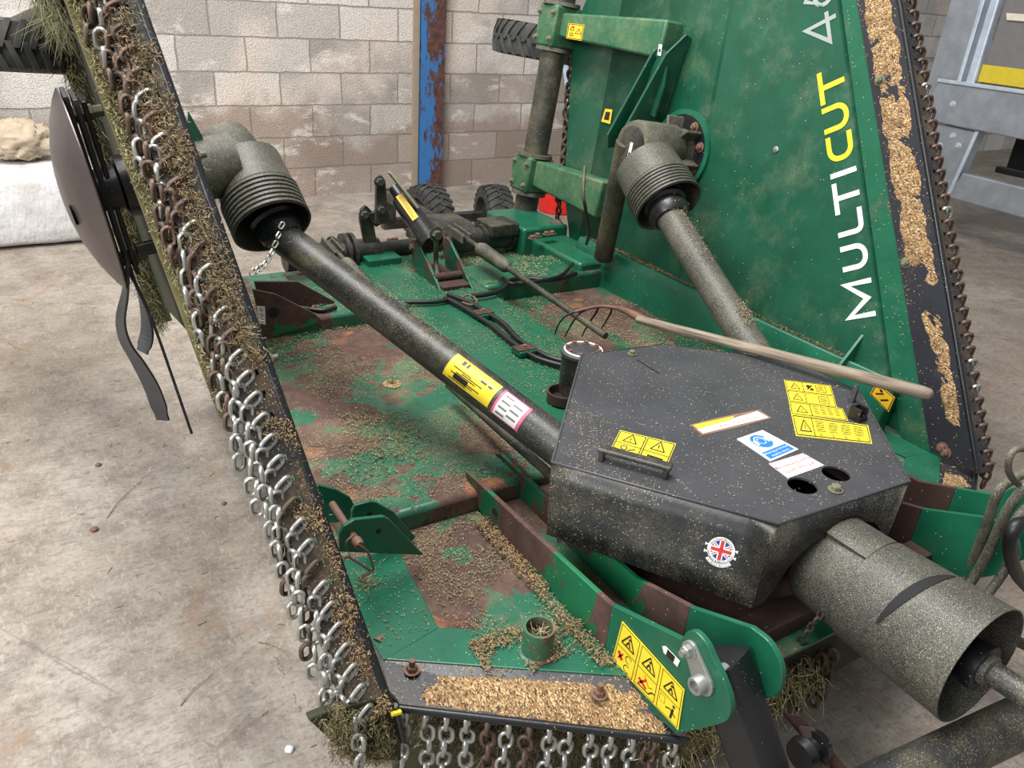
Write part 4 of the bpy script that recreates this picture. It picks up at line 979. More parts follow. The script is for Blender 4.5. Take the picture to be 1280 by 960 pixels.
for (u0, y0), (u1, y1_) in zip(P_, P_[1:]):
    tuft('grass_fringe', wl, [w(u0, y0, -.05), w(u1, y1_, -.06)], 900, M['grass'], (.015, .05), .0011, 1., .014)
tuft('grass_tuft', wl, [w(1.10, 1.62, -.10), w(1.03, 1.60, -.095), w(1.0, 1.5, -.08)], 240, plain('pale_hanging_grass', (138, 136, 102), .8), (.04, .11), .0009, 1.5, .012)
tuft('grass_clippings', wl, [w(.1, .1*SW-.004, -.012), w(.5, .5*SW-.004, -.015), w(.9, .9*SW-.004, -.022)], 1000, M['chaff'], (.002, .006), .0005, .3, .008)
tuft('grass_clippings', wl, [w(.0, -.004, -.03), w(.5, .5*SW-.004, -.03)], 500, M['straw'], (.002, .006), .0004, .3, .014)
tuft('grass_clippings', wl, [w(.55, .55*SW-.004, -.028), w(.9, .9*SW-.004, -.034), w(UT, UT*SW-.006, -.034)], 4200, M['straw'], (.004, .014), .0006, .4, .012)
tuft('grass_clippings', wl, [w(.55, .55*SW-.004, -.04), w(.9, .9*SW-.004, -.045), w(UT, UT*SW-.006, -.045)], 2600, M['chaff'], (.004, .016), .0007, .6, .015)
scatter('grass_clippings', quad(w(.0, -.005, -.002), w(UT, UT*SW-.005, -.002), w(UT, UT*SW-.005, -.05), w(.0, -.005, -.05)), 2600, M['chaff'], wl, (.002, .006), .0006, 16, .10, .006)
# end plate at the foot of the left wing, filled with grass
def LL(px, py, y): return at(px, py, Y=y)
P_ = [LL(404, 892, .93), LL(488, 868, .93), LL(500, 880, .93), LL(502, 952, .93), LL(440, 950, .93), LL(385, 900, .93)]
bm = BM(); prism(bm, P_, (0, .018, 0)); foot = link_mesh('corner_box', bm, M['under'], wl, bevel=.003)
tuft('grass_clippings', wl, [LL(470, 890, .925), LL(480, 940, .925), LL(430, 935, .925), LL(420, 890, .925), LL(450, 915, .925)], 2600, M['grass'], (.004, .016), .0007, .8, .012)
tuft('grass_clippings', wl, [LL(400, 900, .925), LL(440, 948, .925), LL(495, 950, .925)], 350, M['straw'], (.006, .02), .0005, 1., .005)
bm = BM(); tube(bm, [w(-.1, .0, .006), w(0, 0, .004)], .006, 8, raw=True); link_mesh('corner_edge', bm, M['black'], wl)
p = w(-.01, -.008, .002); bm = BM(); boxp(bm, p, V((.010, 0, -.002)), V((0, .004, 0)), V((0, 0, .004))); link_mesh('yellow_tag', bm, M['yellow'], wl, bevel=.002)
# bolts on the back face of the fold edge
for u in (.2, .52, .84):
    p = w(u, u*SW+.06, .0); bm = BM(); hex_bolt(bm, p, WL.N, .011, .012, .012); link_mesh('bolt', bm, M['bolt_green'], wl)
for px, py in ((1100, 100), (1133, 328), (1178, 560), (1182, 566)):
    p = WR.hit(px, py, .004); bm = BM(); hex_bolt(bm, p, WR.N, .012, .010, .006); link_mesh('bolt', bm, M['bolt_green'] if py < 500 else M['bolt'], wr)
# ------------------------------------------------------------------ wing gearboxes, drive shafts and their guards
def wing_gearbox(Wg, u, y, right):
    w = Wg.w; pr = wr if right else wl; n0 = .035 if right else 0.
    bm = BM(); c0, c1 = w(u, y, n0), w(u, y, .17)
    if right:
        bm2 = BM(); lathe(bm2, w(u, y, n0-.005), w(u, y, n0+.012), [(0, .155), (1, .155), (1, .135), (0, .135)], 40, False); link_mesh('flange_ring', bm2, M['green_clean'], pr, smooth=40)
        bm2 = BM(); lathe(bm2, w(u, y, n0), w(u, y, n0+.010), [(0, .136), (1, .136)], 40); link_mesh('flange_plate', bm2, M['black'], pr, smooth=40)
        for k in range(8): b3 = BM(); a = 2*pi*k/8+.3; hex_bolt(b3, w(u+.11*cos(a), y+.11*sin(a), n0+.010), Wg.N, .013, .012, .006); link_mesh('bolt', b3, M['bolt'], pr)
    lathe(bm, c0, c1, [(0, .085), (.35, .075), (1, .085)], 32)
    for k in range(6):
        a = 2*pi*k/6+.2; d = Wg.U*cos(a)+Wg.Y*sin(a); boxp(bm, w(u, y, .06+n0*.4)+d*.085, d*.04, Wg.N*.05, d.cross(Wg.N)*.006)
    g = link_mesh('wing_gearbox', bm, M['casting'], pr, smooth=40, bevel=.004)
    return g
GU, GY = .62, 1.45
gR = wing_gearbox(WR, GU, GY, True); gL = wing_gearbox(WL, .60, 1.45, False)
def guard_and_shaft(gc, b0, b1, s1, s2, rs, hous, rb, mat_h, nm):
    """gearbox head cylinder gc->, bell b0->b1, tube s1->s2"""
    pr = hous
    bm = BM(); lathe(bm, gc[0], gc[1], [(0, 0), (0, .085), (.06, .092), (.9, .092), (1, .086), (1, 0)], 36, False); hd = link_mesh('gearbox_head', bm, M['casting'], pr, smooth=40)
    prof = [(0, .0), (0, rb*.84), (.02, rb*.91), (.5, rb*.95), (.53, rb*.97)]
    for k in range(7): t = .55+.064*k; prof += [(t, rb*.955), (t+.010, rb*1.0), (t+.042, rb*1.0), (t+.052, rb*.955)]
    prof += [(1, rb*1.0), (1, rb*.95), (.45, rb*.88), (.3, 0)]
    bm = BM(); lathe(bm, b0, b1, prof, 48, False); bell = link_mesh('drive_guard', bm, M['plastic'], pr, smooth=35)
    d = (V(b1)-V(b0)).normalized(); L = (V(b1)-V(b0)).length
    # inner joint shield
    bm = BM(); q0 = V(b0).lerp(V(b1), .35); dd = (V(s2)-V(s1)).normalized(); q1 = V(s1)+dd*(.05 if nm == 'R' else .015)
    lathe(bm, q0, q1, [(0, rb*.5), (.25, rb*.6), (.3, rb*.52), (.45, rb*.62), (.5, rb*.54), (.65, rb*.62), (.7, rb*.54), (.85, rb*.6), (1, rs*1.18)], 36); link_mesh('joint_shield', bm, M['black'], mw, smooth=40)
    bm = BM(); cyl(bm, V(s1), V(s2), rs, seg=36); sh = link_mesh('drive_shaft', bm, M['shaft'] if nm == 'L' else M['plastic'], mw, smooth=40)
    return bell, sh
# left
hub = WL.w(.60, 1.45, .17)
s1, s2 = at(350, 294, Y=2.25), at(712, 568, Z=.585)
b0, b1 = at(306, 206, Y=2.42), at(341, 284, Y=2.24)
up = (b0-b1).normalized()
bellL, shL = guard_and_shaft((at(276, 182, Y=2.52), at(302, 215, Y=2.42)), b0, b1, s1, s2, .048, gL, .114, None, 'L')
bm = BM(); cyl(bm, WL.w(.60, 1.45, .10), WL.w(.60, 1.45, .24), .085, seg=32); link_mesh('gearbox_neck', bm, M['casting'], gL, smooth=40)
# clip on the bell, chain from bell to floor of the guard
p = at(298, 232, Y=2.30); 
x, y = frame_of((b1-b0)); t0 = b0.lerp(b1, .15); tcam = (CP-t0); tc = (tcam-(b1-b0).normalized()*tcam.dot((b1-b0).normalized())).normalized(); side_ = (b1-b0).normalized().cross(tc)
cdir = (tc*.72+side_*(-.69 if side_.dot(RR) > 0 else .69)).normalized()
bm = BM(); boxp(bm, b0.lerp(b1, .25)+cdir*.101, (b1-b0).normalized()*.045, cdir*.006, cdir.cross((b1-b0).normalized())*.012); link_mesh('guard_clip', bm, M['casting'], bellL, bevel=.005)
a, b = at(352, 282, Y=2.14), at(316, 340, Y=2.05); bm = BM(); n = 9; dirc = (b-a).normalized(); L = (b-a).length/(n-1)
for k in range(n): chain_link(bm, a.lerp(b, k/(n-1))+V((0, 0, -.03*sin(pi*k/(n-1)))), dirc, UU if k % 2 else RR+FW*.6, L*1.3, L*.72, .0026)
link_mesh('guard_chain', bm, M['steel'], mw, smooth=60)
# right
hubR = WR.w(GU, GY, .17)
s1r, s2r = at(832, 262, Y=2.06), at(955, 460, Y=1.42)
b0r, b1r = at(806, 205, Y=2.24), at(836, 258, Y=2.07)
bellR, shR = guard_and_shaft((WR.w(GU, GY, .09), WR.w(GU, GY, .29)), b0r, b1r, s1r, s2r, .050, gR, .122, None, 'R')
p = WR.w(GU, GY, .291); bm = BM(); lathe(bm, WR.w(GU, GY, .288), WR.w(GU, GY, .297), [(0, .07), (.8, .068), (1, .06)], 30); link_mesh('gearbox_cap', bm, M['black_dusty'], gR, smooth=40)
a = WR.w(GU-.01, GY, .298); st = Sticker(a-WR.U*.035-WR.Y*.002, a-WR.U*.035-WR.Y*.018, a+WR.U*.02-WR.Y*.018, a+WR.U*.02-WR.Y*.002, .001, WR.N); st.base(M['white']); st.rect(.1, .1, .9, .35, M['navy']); st.done('small_label', gR, 'small white and blue label on the gearbox cap')
# dust lumps on the right shaft
dv = (s2r-s1r); 
tuft('grass_clippings', shR, [s1r.lerp(s2r, .05)+V((0, 0, .045)), s1r.lerp(s2r, .45)+V((-.01, 0, .047))], 700, M['straw'], (.003, .009), .0009, -.1, .014)
tuft('grass_clippings', shR, [s1r.lerp(s2r, .7)+V((0, -.02, .045)), s1r.lerp(s2r, .82)+V((-.01, -.02, .047))], 300, M['straw'], (.004, .011), .0009, -.1, .010)
# stickers wrapped on the left shaft
def wrap(name, t0, t1, a0, a1, mats_fn, label, n=10, lift=.0012):
    d = (s2-s1).normalized(); tc = CP-s1.lerp(s2, (t0+t1)/2); e1 = (tc-d*tc.dot(d)).normalized(); e2 = d.cross(e1); e2 = e2 if e2.dot(UU) > 0 else -e2
    bm = BM(); mats = []
    def P(t, a, h): return s1.lerp(s2, t)+(e1*cos(a)+e2*sin(a))*(.048+h)
    def rect(u0, v0, u1, v1, m, h):
        if m not in mats: mats.append(m)
        k = mats.index(m)
        for i in range(n):
            va, vb = v0+(v1-v0)*i/n, v0+(v1-v0)*(i+1)/n; f = bm.faces.new([bm.verts.new(P(t0+(t1-t0)*u, a0+(a1-a0)*v, h)) for u, v in ((u0, va), (u1, va), (u1, vb), (u0, vb))]); f.material_index = k
    mats_fn(rect); o = link_nonorm(name, bm, mats, shL); o['label'] = label; return o
def ysticker(rect):
    rect(0, 0, 1, 1, M['yellow'], .0012)
    for k in range(7): rect(.12+.1*(k % 3), .08+.07*k, .5+.13*(k % 3), .11+.07*k, M['ink'], .0017)
    rect(.2, .14, .5, .34, M['ink'], .0017); rect(.2, .72, .26, .9, M['ink'], .0017); rect(.3, .72, .34, .9, M['ink'], .0017); rect(.66, .62, .78, .7, M['ink'], .0017); rect(.82, .62, .9, .7, M['ink'], .0017)
def psticker(rect):
    rect(0, 0, 1, 1, M['pink'], .0012); rect(.08, .04, .9, .95, M['white'], .0016)
    for k in range(7): rect(.15+.35*(k % 2), .12+.11*k, .45+.38*(k % 2), .19+.11*k, M['tgrey'], .0019)
wrap('shaft_sticker', .655, .795, radians(-38), radians(42), ysticker, 'yellow instruction sticker wrapped on the black shaft')
wrap('shaft_sticker', .805, .885, radians(-42), radians(40), psticker, 'pink-edged white pictogram sticker on the black shaft')
tuft('grass_clippings', shL, [s1.lerp(s2, .3)+V((0, 0, .051)), s1.lerp(s2, .62)+V((0, 0, .051))], 1000, M['straw'], (.002, .006), .0006, -.05, .014)
# slim rod running under the shaft into the cover
a, b = at(600, 515, Z=.50), at(693, 598, Z=.50); bm = BM(); tube(bm, [a-(b-a)*.5, b+(b-a)*.2], .0125, 14, raw=True); link_mesh('tie_rod', bm, M['tube'], mw, smooth=40)

# ------------------------------------------------------------------ blade pan under the left wing
w = WL.w; pu, py_ = .60, 1.44
bm = BM(); lathe(bm, w(pu, py_, -.01), w(pu, py_, -.125), [(0, .085), (.5, .08), (.55, .06), (1, .055)], 30); sp = link_mesh('spindle_housing', bm, M['black'], wl, smooth=40)
bm = BM(); c = w(pu, py_, -.142); R0 = .262; x, y = WL.U, WL.Y; prof = [(.072, 0), (.0715, .012), (.069, .06), (.060, .12), (.038, .19), (.014, .24), (0, R0), (-.003, R0), (.010, .238), (.034, .186), (.055, .12), (.064, .06), (.067, .012), (.067, 0)]
# the pan is a shallow dish, convex away from the wing
rings = [[c-WL.N*h+(x*cos(2*pi*k/56)+y*sin(2*pi*k/56))*r for k in range(56)] for h, r in prof[1:-1]]
loft(bm, rings); pan = link_mesh('blade_pan', bm, M['pan'], wl, smooth=50)
a = radians(262); p = c+(x*cos(a)+y*sin(a))*.12-WL.N*.0615; nrm = (-WL.N*.93+(x*cos(a)+y*sin(a))*.26).normalized()
bm = BM(); e1 = WL.Y; e2 = nrm.cross(e1).normalized(); 
prism(bm, [p+e1*.020*cos(t)+e2*.026*sin(t)+nrm*.001 for t in [2*pi*k/20 for k in range(20)]], -nrm*.002); link_mesh('pan_hole', bm, M['dark'], pan)
# blade carrier bars
for dn, half_u, wv, mt in ((-.130, .26, .045, 'blade'), (-.112, .25, .05, 'blade'), (-.095, .24, .04, 'black')):
    ang = radians(12); d = (WL.U*cos(ang)-WL.Y*sin(ang)*.6).normalized(); s = WL.N.cross(d).normalized(); bm = BM(); boxp(bm, w(pu, py_, dn), d*half_u, s*wv, WL.N*.006); link_mesh('blade_carrier', bm, M[mt], wl, bevel=.002)
for sgn, du in ((1, .2), (-1, -.2)):
    bm = BM(); p = w(pu+du, py_+du*-.12, -.085); lathe(bm, p-WL.N*.05, p+WL.N*.03, [(0, .022), (.7, .022), (.7, .016), (1, .016)], 6); link_mesh('blade_bolt', bm, M['bolt_green'], wl, bevel=.002)
# swinging blades: cranked flat bars hanging from the carrier
def blade_from(pts, Y, name, half=.02, th=.004, mat='blade', tw=None, tw2=None):
    P_ = [at(px, py, Y=yy) for px, py, yy in pts]; P_ = smooth_path(P_, 5); bm = BM(); rings = []
    wd = V(tw or (.15, .98, 0)).normalized()
    w2 = V(tw2 or wd).normalized(); w1_ = wd
    for i, p in enumerate(P_):
        wd = w1_.lerp(w2, min(1, i/(len(P_)-1)*1.2)).normalized()
        d = (P_[min(i+1, len(P_)-1)]-P_[max(i-1, 0)]).normalized(); s = (wd-d*wd.dot(d)).normalized(); t = d.cross(s); hw = half*(1 if i < len(P_)-2 else .8)
        rings.append([p+s*hw+t*th, p-s*hw+t*th, p-s*hw-t*th, p+s*hw-t*th])
    loft(bm, rings); return link_mesh(name, bm, M[mat], wl, bevel=.001)
YB = 2.28
blade_from([(160, 330, YB), (157, 365, YB), (151, 400, YB), (157, 428, YB), (172, 452, YB), (190, 485, YB), (204, 525, YB)], YB, 'mower_blade', .026, .0035, 'blade', (.1, .98, 0), (-.75, .65, .1))
blade_from([(168, 350, YB+.08), (180, 385, YB+.08), (184, 415, YB+.08), (178, 440, YB+.08)], YB, 'mower_blade', .024, .0035, 'blade', (.1, .98, 0), (-.6, .7, 0))
blade_from([(165, 345, YB+.03), (190, 400, YB), (215, 470, YB-.02), (239, 540, YB-.04)], YB, 'mower_blade', .020, .004, 'black', (.05, 1, 0))
p = at(180, 311, Y=YB); bm = BM(); lathe(bm, p+WL.N*-.02, p+WL.N*.03, [(0, .02), (1, .02)], 6); link_mesh('blade_bolt', bm, M['black'], wl, bevel=.002)
# green lug peeping behind the left wing edge
a, b, c_ = at(236, 140, Y=2.35), at(254, 172, Y=2.35), at(246, 185, Y=2.35); bm = BM(); prism(bm, [a, b, c_, at(235, 160, Y=2.35)], (0, .012, 0)); link_mesh('ram_lug', bm, M['green_clean'], wl)

# ------------------------------------------------------------------ axle arms and tube on the right wing
w = WR.w
def arm(u0, u1, ya, yb, n0, n1, taper=.02):
    bm = BM(); loft(bm, [[w(u0, ya, n0), w(u1, ya, n0), w(u1, ya, n1), w(u0, ya, n1)], [w(u0+taper, yb, n0), w(u1-taper, yb, n0), w(u1-taper, yb, n1), w(u0+taper, yb, n1)]]); return link_mesh('axle_arm', bm, M['green_dusty'], wr, bevel=.01, smooth=50)
TYc, TN = 2.40, .06
arm(.93, 1.07, 1.62, 2.32, .0, .105); arm(.26, .42, 1.80, 2.32, .0, .105)
bm = BM(); cyl(bm, w(.12, TYc, TN), w(1.3, TYc, TN), .058, seg=32); tubeR = link_mesh('axle_tube', bm, M['tube'], wr, smooth=40)
for u0, u1 in ((.90, 1.08), (.24, .41)):
    bm = BM(); c = w((u0+u1)/2, TYc, TN); boxp(bm, c, WR.U*((u1-u0)/2), V((0, .072, 0)), WR.N*.072); cl_ = link_mesh('tube_clamp', bm, M['green_dusty'], wr, bevel=.012, smooth=50)
    for uu in (u0+.035, u1-.035):
        for yy in (-.055, .055):
            bm = BM(); hex_bolt(bm, w(uu, TYc+yy, TN+.072), WR.N, .011, .011, .006); link_mesh('bolt', bm, M['bolt_green'], cl_)
    for uu in (u0-.006, u1+.006):
        bm = BM(); lathe(bm, w(uu-.008, TYc, TN), w(uu+.008, TYc, TN), [(0, .085), (1, .085)], 30); link_mesh('tube_collar', bm, M['casting'], wr, smooth=40)
# round lug plate beyond the lower clamp
bm = BM(); P_ = [w(.26, TYc+.03, .02), w(.40, TYc+.03, .02)]+[w(.33+.07*cos(t), TYc+.16+.07*sin(t), .02) for t in [pi*k/10 for k in range(11)]]
prism(bm, P_, WR.N*.014); lg = link_mesh('lug_plate', bm, M['green_clean'], wr, bevel=.002)
bm = BM(); hex_bolt(bm, w(.33, TYc+.15, .034), WR.N, .012, .012, .012); link_mesh('bolt', bm, M['bolt_green'], lg)
# warning stickers on arms
def wstk(px, name, label, n=.105, orient=0):
    P_ = [WR.hit(x, y, n) for x, y in px]; s = Sticker(*P_, .0015, WR.N); s.base(M['orange']); s.frame(.05, .05, .95, .95, .04, M['ink']); s.warn(.72, .5, .22, 1); s.disc(.3, .65, .12, M['ink'], 1, r2=.07); s.disc(.3, .3, .12, M['ink'], 1, r2=.07); s.rect(.25, .75, .42, .85, M['red']); s.done(name, wr, label)
wstk([(708, 48), (727, 51), (731, 31), (711, 29)], 'warning_sticker', 'small amber warning sticker on the upper axle arm')
P_ = [at(x, y, X=2.12) for x, y in ((1088, 492), (1111, 515), (1119, 497), (1096, 478))]
st = Sticker(*P_, .0015, (-1, 0, 0)); st.base(M['orange']); st.frame(.05, .05, .95, .95, .04, M['ink']); st.stroke([(.2, .3), (.5, .7)], .08, M['ink']); st.stroke([(.5, .2), (.8, .6)], .08, M['ink']); st.disc(.35, .75, .09, M['ink'], 1)
st.done('warning_sticker', wr, 'small amber warning sticker at the foot of the right wing')
st = Sticker(*[WR.hit(x, y, .012) for x, y in ((752, 152), (763, 155), (766, 137), (757, 136))], .002, WR.N); st.base(M['orange']); st.rect(.2, .2, .8, .8, M['ink']); st.done('warning_sticker', wr, 'small amber sticker behind the ram lugs')
# ram lugs on the wing and the ram itself
def lug(px, n0, th=.012, mat='green_wing', hole=None):
    P_ = [WR.hit(x, y, n0) for x, y in px]; bm = BM(); prism(bm, P_, WR.N*th); return link_mesh('ram_lug', bm, M[mat], wr, bevel=.002)
# gusset boxes: two parallel cheeks standing off the panel
def cheek(pts_top, y_off=0):
    pass
for off, dk in ((0, 0), (.075, 1)):
    # cheeks stand perpendicular to the wing sheet, running along its length
    yy = 1.66-off; bm = BM()
    prism(bm, [w(.60, yy+.035, .02), w(1.02, yy-.03, .02), w(1.03, yy-.035, .055), w(.95, yy-.02, .12), w(.62, yy+.03, .215), w(.57, yy+.035, .20)], (0, .012, 0)); lgp = link_mesh('ram_lug', bm, M['green_wing'], wr, bevel=.002)
bm = BM(); prism(bm, [WR.hit(x, y, .09) for x, y in ((829, 62), (838, 66), (832, 110), (820, 147), (806, 138), (799, 122), (800, 112), (815, 90))], WR.N*.012); lk = link_mesh('link_plate', bm, M['green_wing'], wr, bevel=.002)
bm = BM(); hex_bolt(bm, WR.hit(814, 118, .102), WR.N, .016, .014); link_mesh('bolt', bm, M['bolt'], lk)
st = Sticker(*[WR.hit(x, y, .104) for x, y in ((822, 69), (826, 70), (828, 56), (824, 55))], .001, WR.N); st.base(M['white']); st.rect(.2, .3, .8, .6, M['ink']); st.done('small_label', wr, 'tiny white label on the ram link')
ra, rb_ = at(754, 322, X=2.08), at(783, 178, X=2.0); rd_ = (rb_-ra).normalized()
bm = BM(); cyl(bm, ra, rb_, .040, seg=30); ram = link_mesh('wing_ram', bm, M['tube'], mw, smooth=40)
st = Sticker(*[p+ (CP-p).normalized()*.041 for p in (at(751, 307, X=2.08), at(755, 300, X=2.08), at(758, 293, X=2.08), at(754, 300, X=2.08))], .002); st.base(M['white']); st.done('small_label', ram, 'tiny white label on the wing ram')
# wheels of the wings (axles upright because the wings are folded)
def wheel(c, axis, r, wid, parent, name='wheel', lugs=26, bias=1.):
    c, axis = V(c), V(axis).normalized(); x, y = frame_of(axis); h = wid/2; bm = BM()
    prof = [(-h*.55, r*.56), (-h, r*.62), (-h*1.0, r*.80), (-h*.86, r*.93), (-h*.45, r*.955), (h*.45, r*.955), (h*.86, r*.93), (h*1.0, r*.80), (h, r*.62), (h*.55, r*.56)]
    loft(bm, [[c+axis*a+(x*cos(2*pi*k/56)+y*sin(2*pi*k/56))*q for k in range(56)] for a, q in prof])
    for k in range(lugs):
        for sgn in (-1, 1):
            a0 = 2*pi*(k+(.5 if sgn > 0 else 0))/lugs; da = 2*pi/lugs
            def pt(ax_, ang, rr): return c+axis*ax_+(x*cos(ang)+y*sin(ang))*rr
            A = [(sgn*h*1.0, a0+da*.62, .80), (sgn*h*.95, a0+da*.55, .955), (sgn*h*.35, a0+da*.05, 1.), (-sgn*h*.12, a0-da*.25, 1.)]
            w_ = da*.40; rings = []
            for ax_, ang, rr in A: rings.append([pt(ax_, ang-w_/2, r*rr*1.0), pt(ax_, ang+w_/2, r*rr*1.0), pt(ax_, ang+w_/2, r*(rr-.08)), pt(ax_, ang-w_/2, r*(rr-.08))])
            loft(bm, rings)
    wh = root_child(name, c, parent); ty = link_mesh('tyre', bm, M['tyre'], wh, smooth=30)
    bm = BM(); lathe(bm, c-axis*h*.5, c+axis*h*.5, [(0, r*.2), (0, r*.55), (.15, r*.56), (.3, r*.5), (.7, r*.5), (.85, r*.56), (1, r*.55), (1, r*.2)], 36, False); lathe(bm, c-axis*h*.2, c+axis*h*.2, [(0, r*.52), (1, r*.52)], 36); lathe(bm, c-axis*h*.9, c+axis*h*.9, [(0, r*.17), (1, r*.17)], 24)
    for k in range(6): a = 2*pi*k/6; p = c+(x*cos(a)+y*sin(a))*r*.33; hex_bolt(bm, p-axis*h*.2, -axis, .012, .012); hex_bolt(bm, p+axis*h*.2, axis, .012, .012)
    link_mesh('rim', bm, M['black_dusty'], wh, smooth=40)
    return wh
def root_child(name, loc, parent):
    o = bpy.data.objects.new(name, None); C.objects.link(o); o.empty_display_size = .05; o['_w'] = V(loc); o.location = V(loc)-V(parent['_w']); o.parent = parent; return o
cR = at(672, 53, Y=3.85); wheel(cR, WR.U, .24, .165, mw, 'wing_wheel')
bm = BM(); cyl(bm, WR.w(1.0, TYc+.0, TN), cR, .03, seg=16); link_mesh('wheel_arm', bm, M['tube'], wr)
cL = at(-8, 57, Y=3.2); wheel(cL, (.05, .12, 1), .27, .15, mw, 'wing_wheel', 38)
bm = BM(); cyl(bm, WL.w(1.0, 2.1, -.02), cL+WL.U*.02, .03, seg=16); link_mesh('wheel_arm', bm, M['tube'], wl)
# chains hanging at the rear edge of the right wing
for k in range(14):
    px = 716-k*1.2; py = 78+k*15.5; p = WR.hit(px, py, -.03)+V((0, .02, 0)); hang('rear_chain', wr, p, 3, M['grimechain'], .046, V((1, .4, 0)), .032, .0055, .006)

# wing foot: boxed hinge beam with a dusty ledge, gusset, hinge beam toward the deck
bm = BM()
loft(bm, [[w(-.02, y, .0), w(.14, y, .0), w(.155, y, n), w(.115, y, n+.012), w(-.02, y, n+.02)] for y, n in ((.30, .03), (.55, .055), (1.1, .075), (1.9, .085))]); fb = link_mesh('foot_beam', bm, M['green_clean'], wr, bevel=.006, smooth=50)
tri_ = quad(w(.145, .50, .004), w(.158, .50, .052), w(.158, 1.88, .082), w(.145, 1.88, .004))
scatter('chaff', [(a+WR.U*.012, b+WR.U*.006, c+WR.U*.006) for a, b, c in tri_], 2200, M['chaff'], fb, (.003, .009), .001, 8, -.3, .008)
P_ = [WR.hit(1105, 424, .05), WR.hit(1062, 461, .05), WR.hit(1090, 462, .05)]
bm = BM(); g0_ = WR.hit(1064, 460, .06); prism(bm, [w(.13, .47, .0), w(.13, .47, .085), w(.26, .47, .0)], (0, .010, 0)); link_mesh('foot_gusset', bm, M['green_clean'], wr, bevel=.001)

# ------------------------------------------------------------------ hinge brackets
def yplate(name, px, Y, th, mat, par=mw, holes=()):
    P_ = [at(x, y, Y=Y) for x, y in px]; bm = BM(); prism(bm, P_, (0, th, 0)); o = link_mesh(name, bm, mat, par, bevel=.0015)
    for hx, hy, r in holes:
        p = at(hx, hy, Y=Y); b2 = BM(); cyl(b2, p, p+V((0, -.0012, 0)), r, seg=20); link_mesh('bracket_hole', b2, M['dark'], o)
    return o
yplate('hinge_plate', [(424, 690), (424, 668), (430, 658), (443, 650), (480, 646), (487, 650), (530, 694)], 1.27, .010, M['green_clean'], deck, [(473, 664, .006)])
yplate('hinge_plate', [(440, 640), (444, 632), (462, 627), (470, 628), (492, 640), (520, 672), (500, 690), (440, 672)], 1.36, .010, M['green_clean'], deck, [(462, 642, .006)])
yplate('hinge_plate', [(396, 606), (420, 612), (438, 622), (450, 645), (446, 652), (408, 654), (402, 630)], 1.44, .010, M['green_clean'], deck)
a = at(443, 672, Y=1.26); bm = BM(); lathe(bm, a+V((0, -.03, 0)), a+V((0, .13, 0)), [(0, .009), (.05, .011), (.12, .011), (.14, .008), (1, .008)], 18); link_mesh('hinge_pin', bm, M['bolt'], deck, smooth=40)
bm = BM(); P_ = [at(x, y, Y=1.225) for x, y in ((444, 668), (433, 678), (436, 695), (452, 706), (466, 714), (464, 700), (458, 688), (447, 680))]; tube(bm, P_, .0024, 8); tube(bm, [P_[4], at(458, 718, Y=1.22), at(452, 722, Y=1.22)], .003, 8); link_mesh('linch_pin', bm, M['bolt'], deck, smooth=40)
tuft('grass_clippings', deck, [at(452, 722, Z=DZ+.01), at(462, 735, Z=DZ+.01)], 60, M['grass'], (.01, .04), .0008, -.1, .006)
# rear hinges
oL = yplate('hinge_bracket', [(316, 362), (345, 368), (393, 392), (405, 402), (330, 424)], 2.48, .012, M['rust_green'], deck, [(342, 391, .019)])
yplate('hinge_bracket', [(318, 352), (372, 352), (420, 378), (400, 396), (330, 400)], 2.60, .012, M['rusty'], deck)
oR = yplate('hinge_bracket', [(686, 357), (742, 318), (760, 314), (764, 322), (758, 342), (764, 352)], 2.72, .012, M['rust_green'], deck, [(735, 339, .022)])
yplate('hinge_bracket', [(674, 344), (736, 306), (756, 305), (740, 318), (700, 352)], 2.86, .012, M['rusty'], deck)
p = at(758, 319, Y=2.71); bm = BM(); lathe(bm, p, p+V((0, .2, 0)), [(0, .03), (.02, .034), (.1, .034), (.1, .02), (1, .02)], 24); link_mesh('hinge_pin', bm, M['casting'], deck, smooth=40)
for P4, txt in (([(741, 350), (749, 348), (750, 330), (742, 332)], 'OSC'), ([(324, 404), (332, 406), (331, 383), (321, 382)], 'OSC')):
    Yp = 2.715 if P4[0][0] > 500 else 2.475
    s = Sticker(*[at(x, y, Y=Yp) for x, y in P4], .001, (0, -1, 0)); s.base(M['white'])
    for v in (.22, .52, .8): s.disc(.5, v, .10, M['red'], .45, r2=.055)
    s.done('parts_label', deck, 'white label with red characters on the rear hinge bracket')

# ------------------------------------------------------------------ rear axle tube, wheels, depth ram
TY = 3.10
a, b = at(392, 322, Y=TY), at(655, 291, Y=TY); zc = (a.z+b.z)/2
a = V((a.x-.12, TY, zc)); b = V((b.x+.02, TY, zc))
bm = BM(); cyl(bm, a, V((1.28, TY, zc)), .052, seg=30); cyl(bm, V((1.60, TY, zc)), b, .052, seg=30); cyl(bm, V((1.2, TY, zc)), V((1.7, TY, zc)), .032, seg=20); ax_t = link_mesh('axle_tube', bm, M['black_dusty'], mw, smooth=40)
for xx in (1.13, 1.16, 1.62, 1.78, 1.93, 1.96):
    bm = BM(); lathe(bm, (xx-.008, TY, zc), (xx+.008, TY, zc), [(0, .082 if xx < 1.2 else .066), (1, .082 if xx < 1.2 else .066)], 30); link_mesh('tube_collar', bm, M['black_dusty'], mw, smooth=40)
bm = BM(); box(bm, (1.80, TY-.07, zc+.02), (1.945, TY+.08, zc+.075)); box(bm, (1.62, TY-.02, zc-.03), (1.80, TY+.3, zc+.045)); link_mesh('wheel_bracket', bm, M['black_dusty'], mw, bevel=.006)
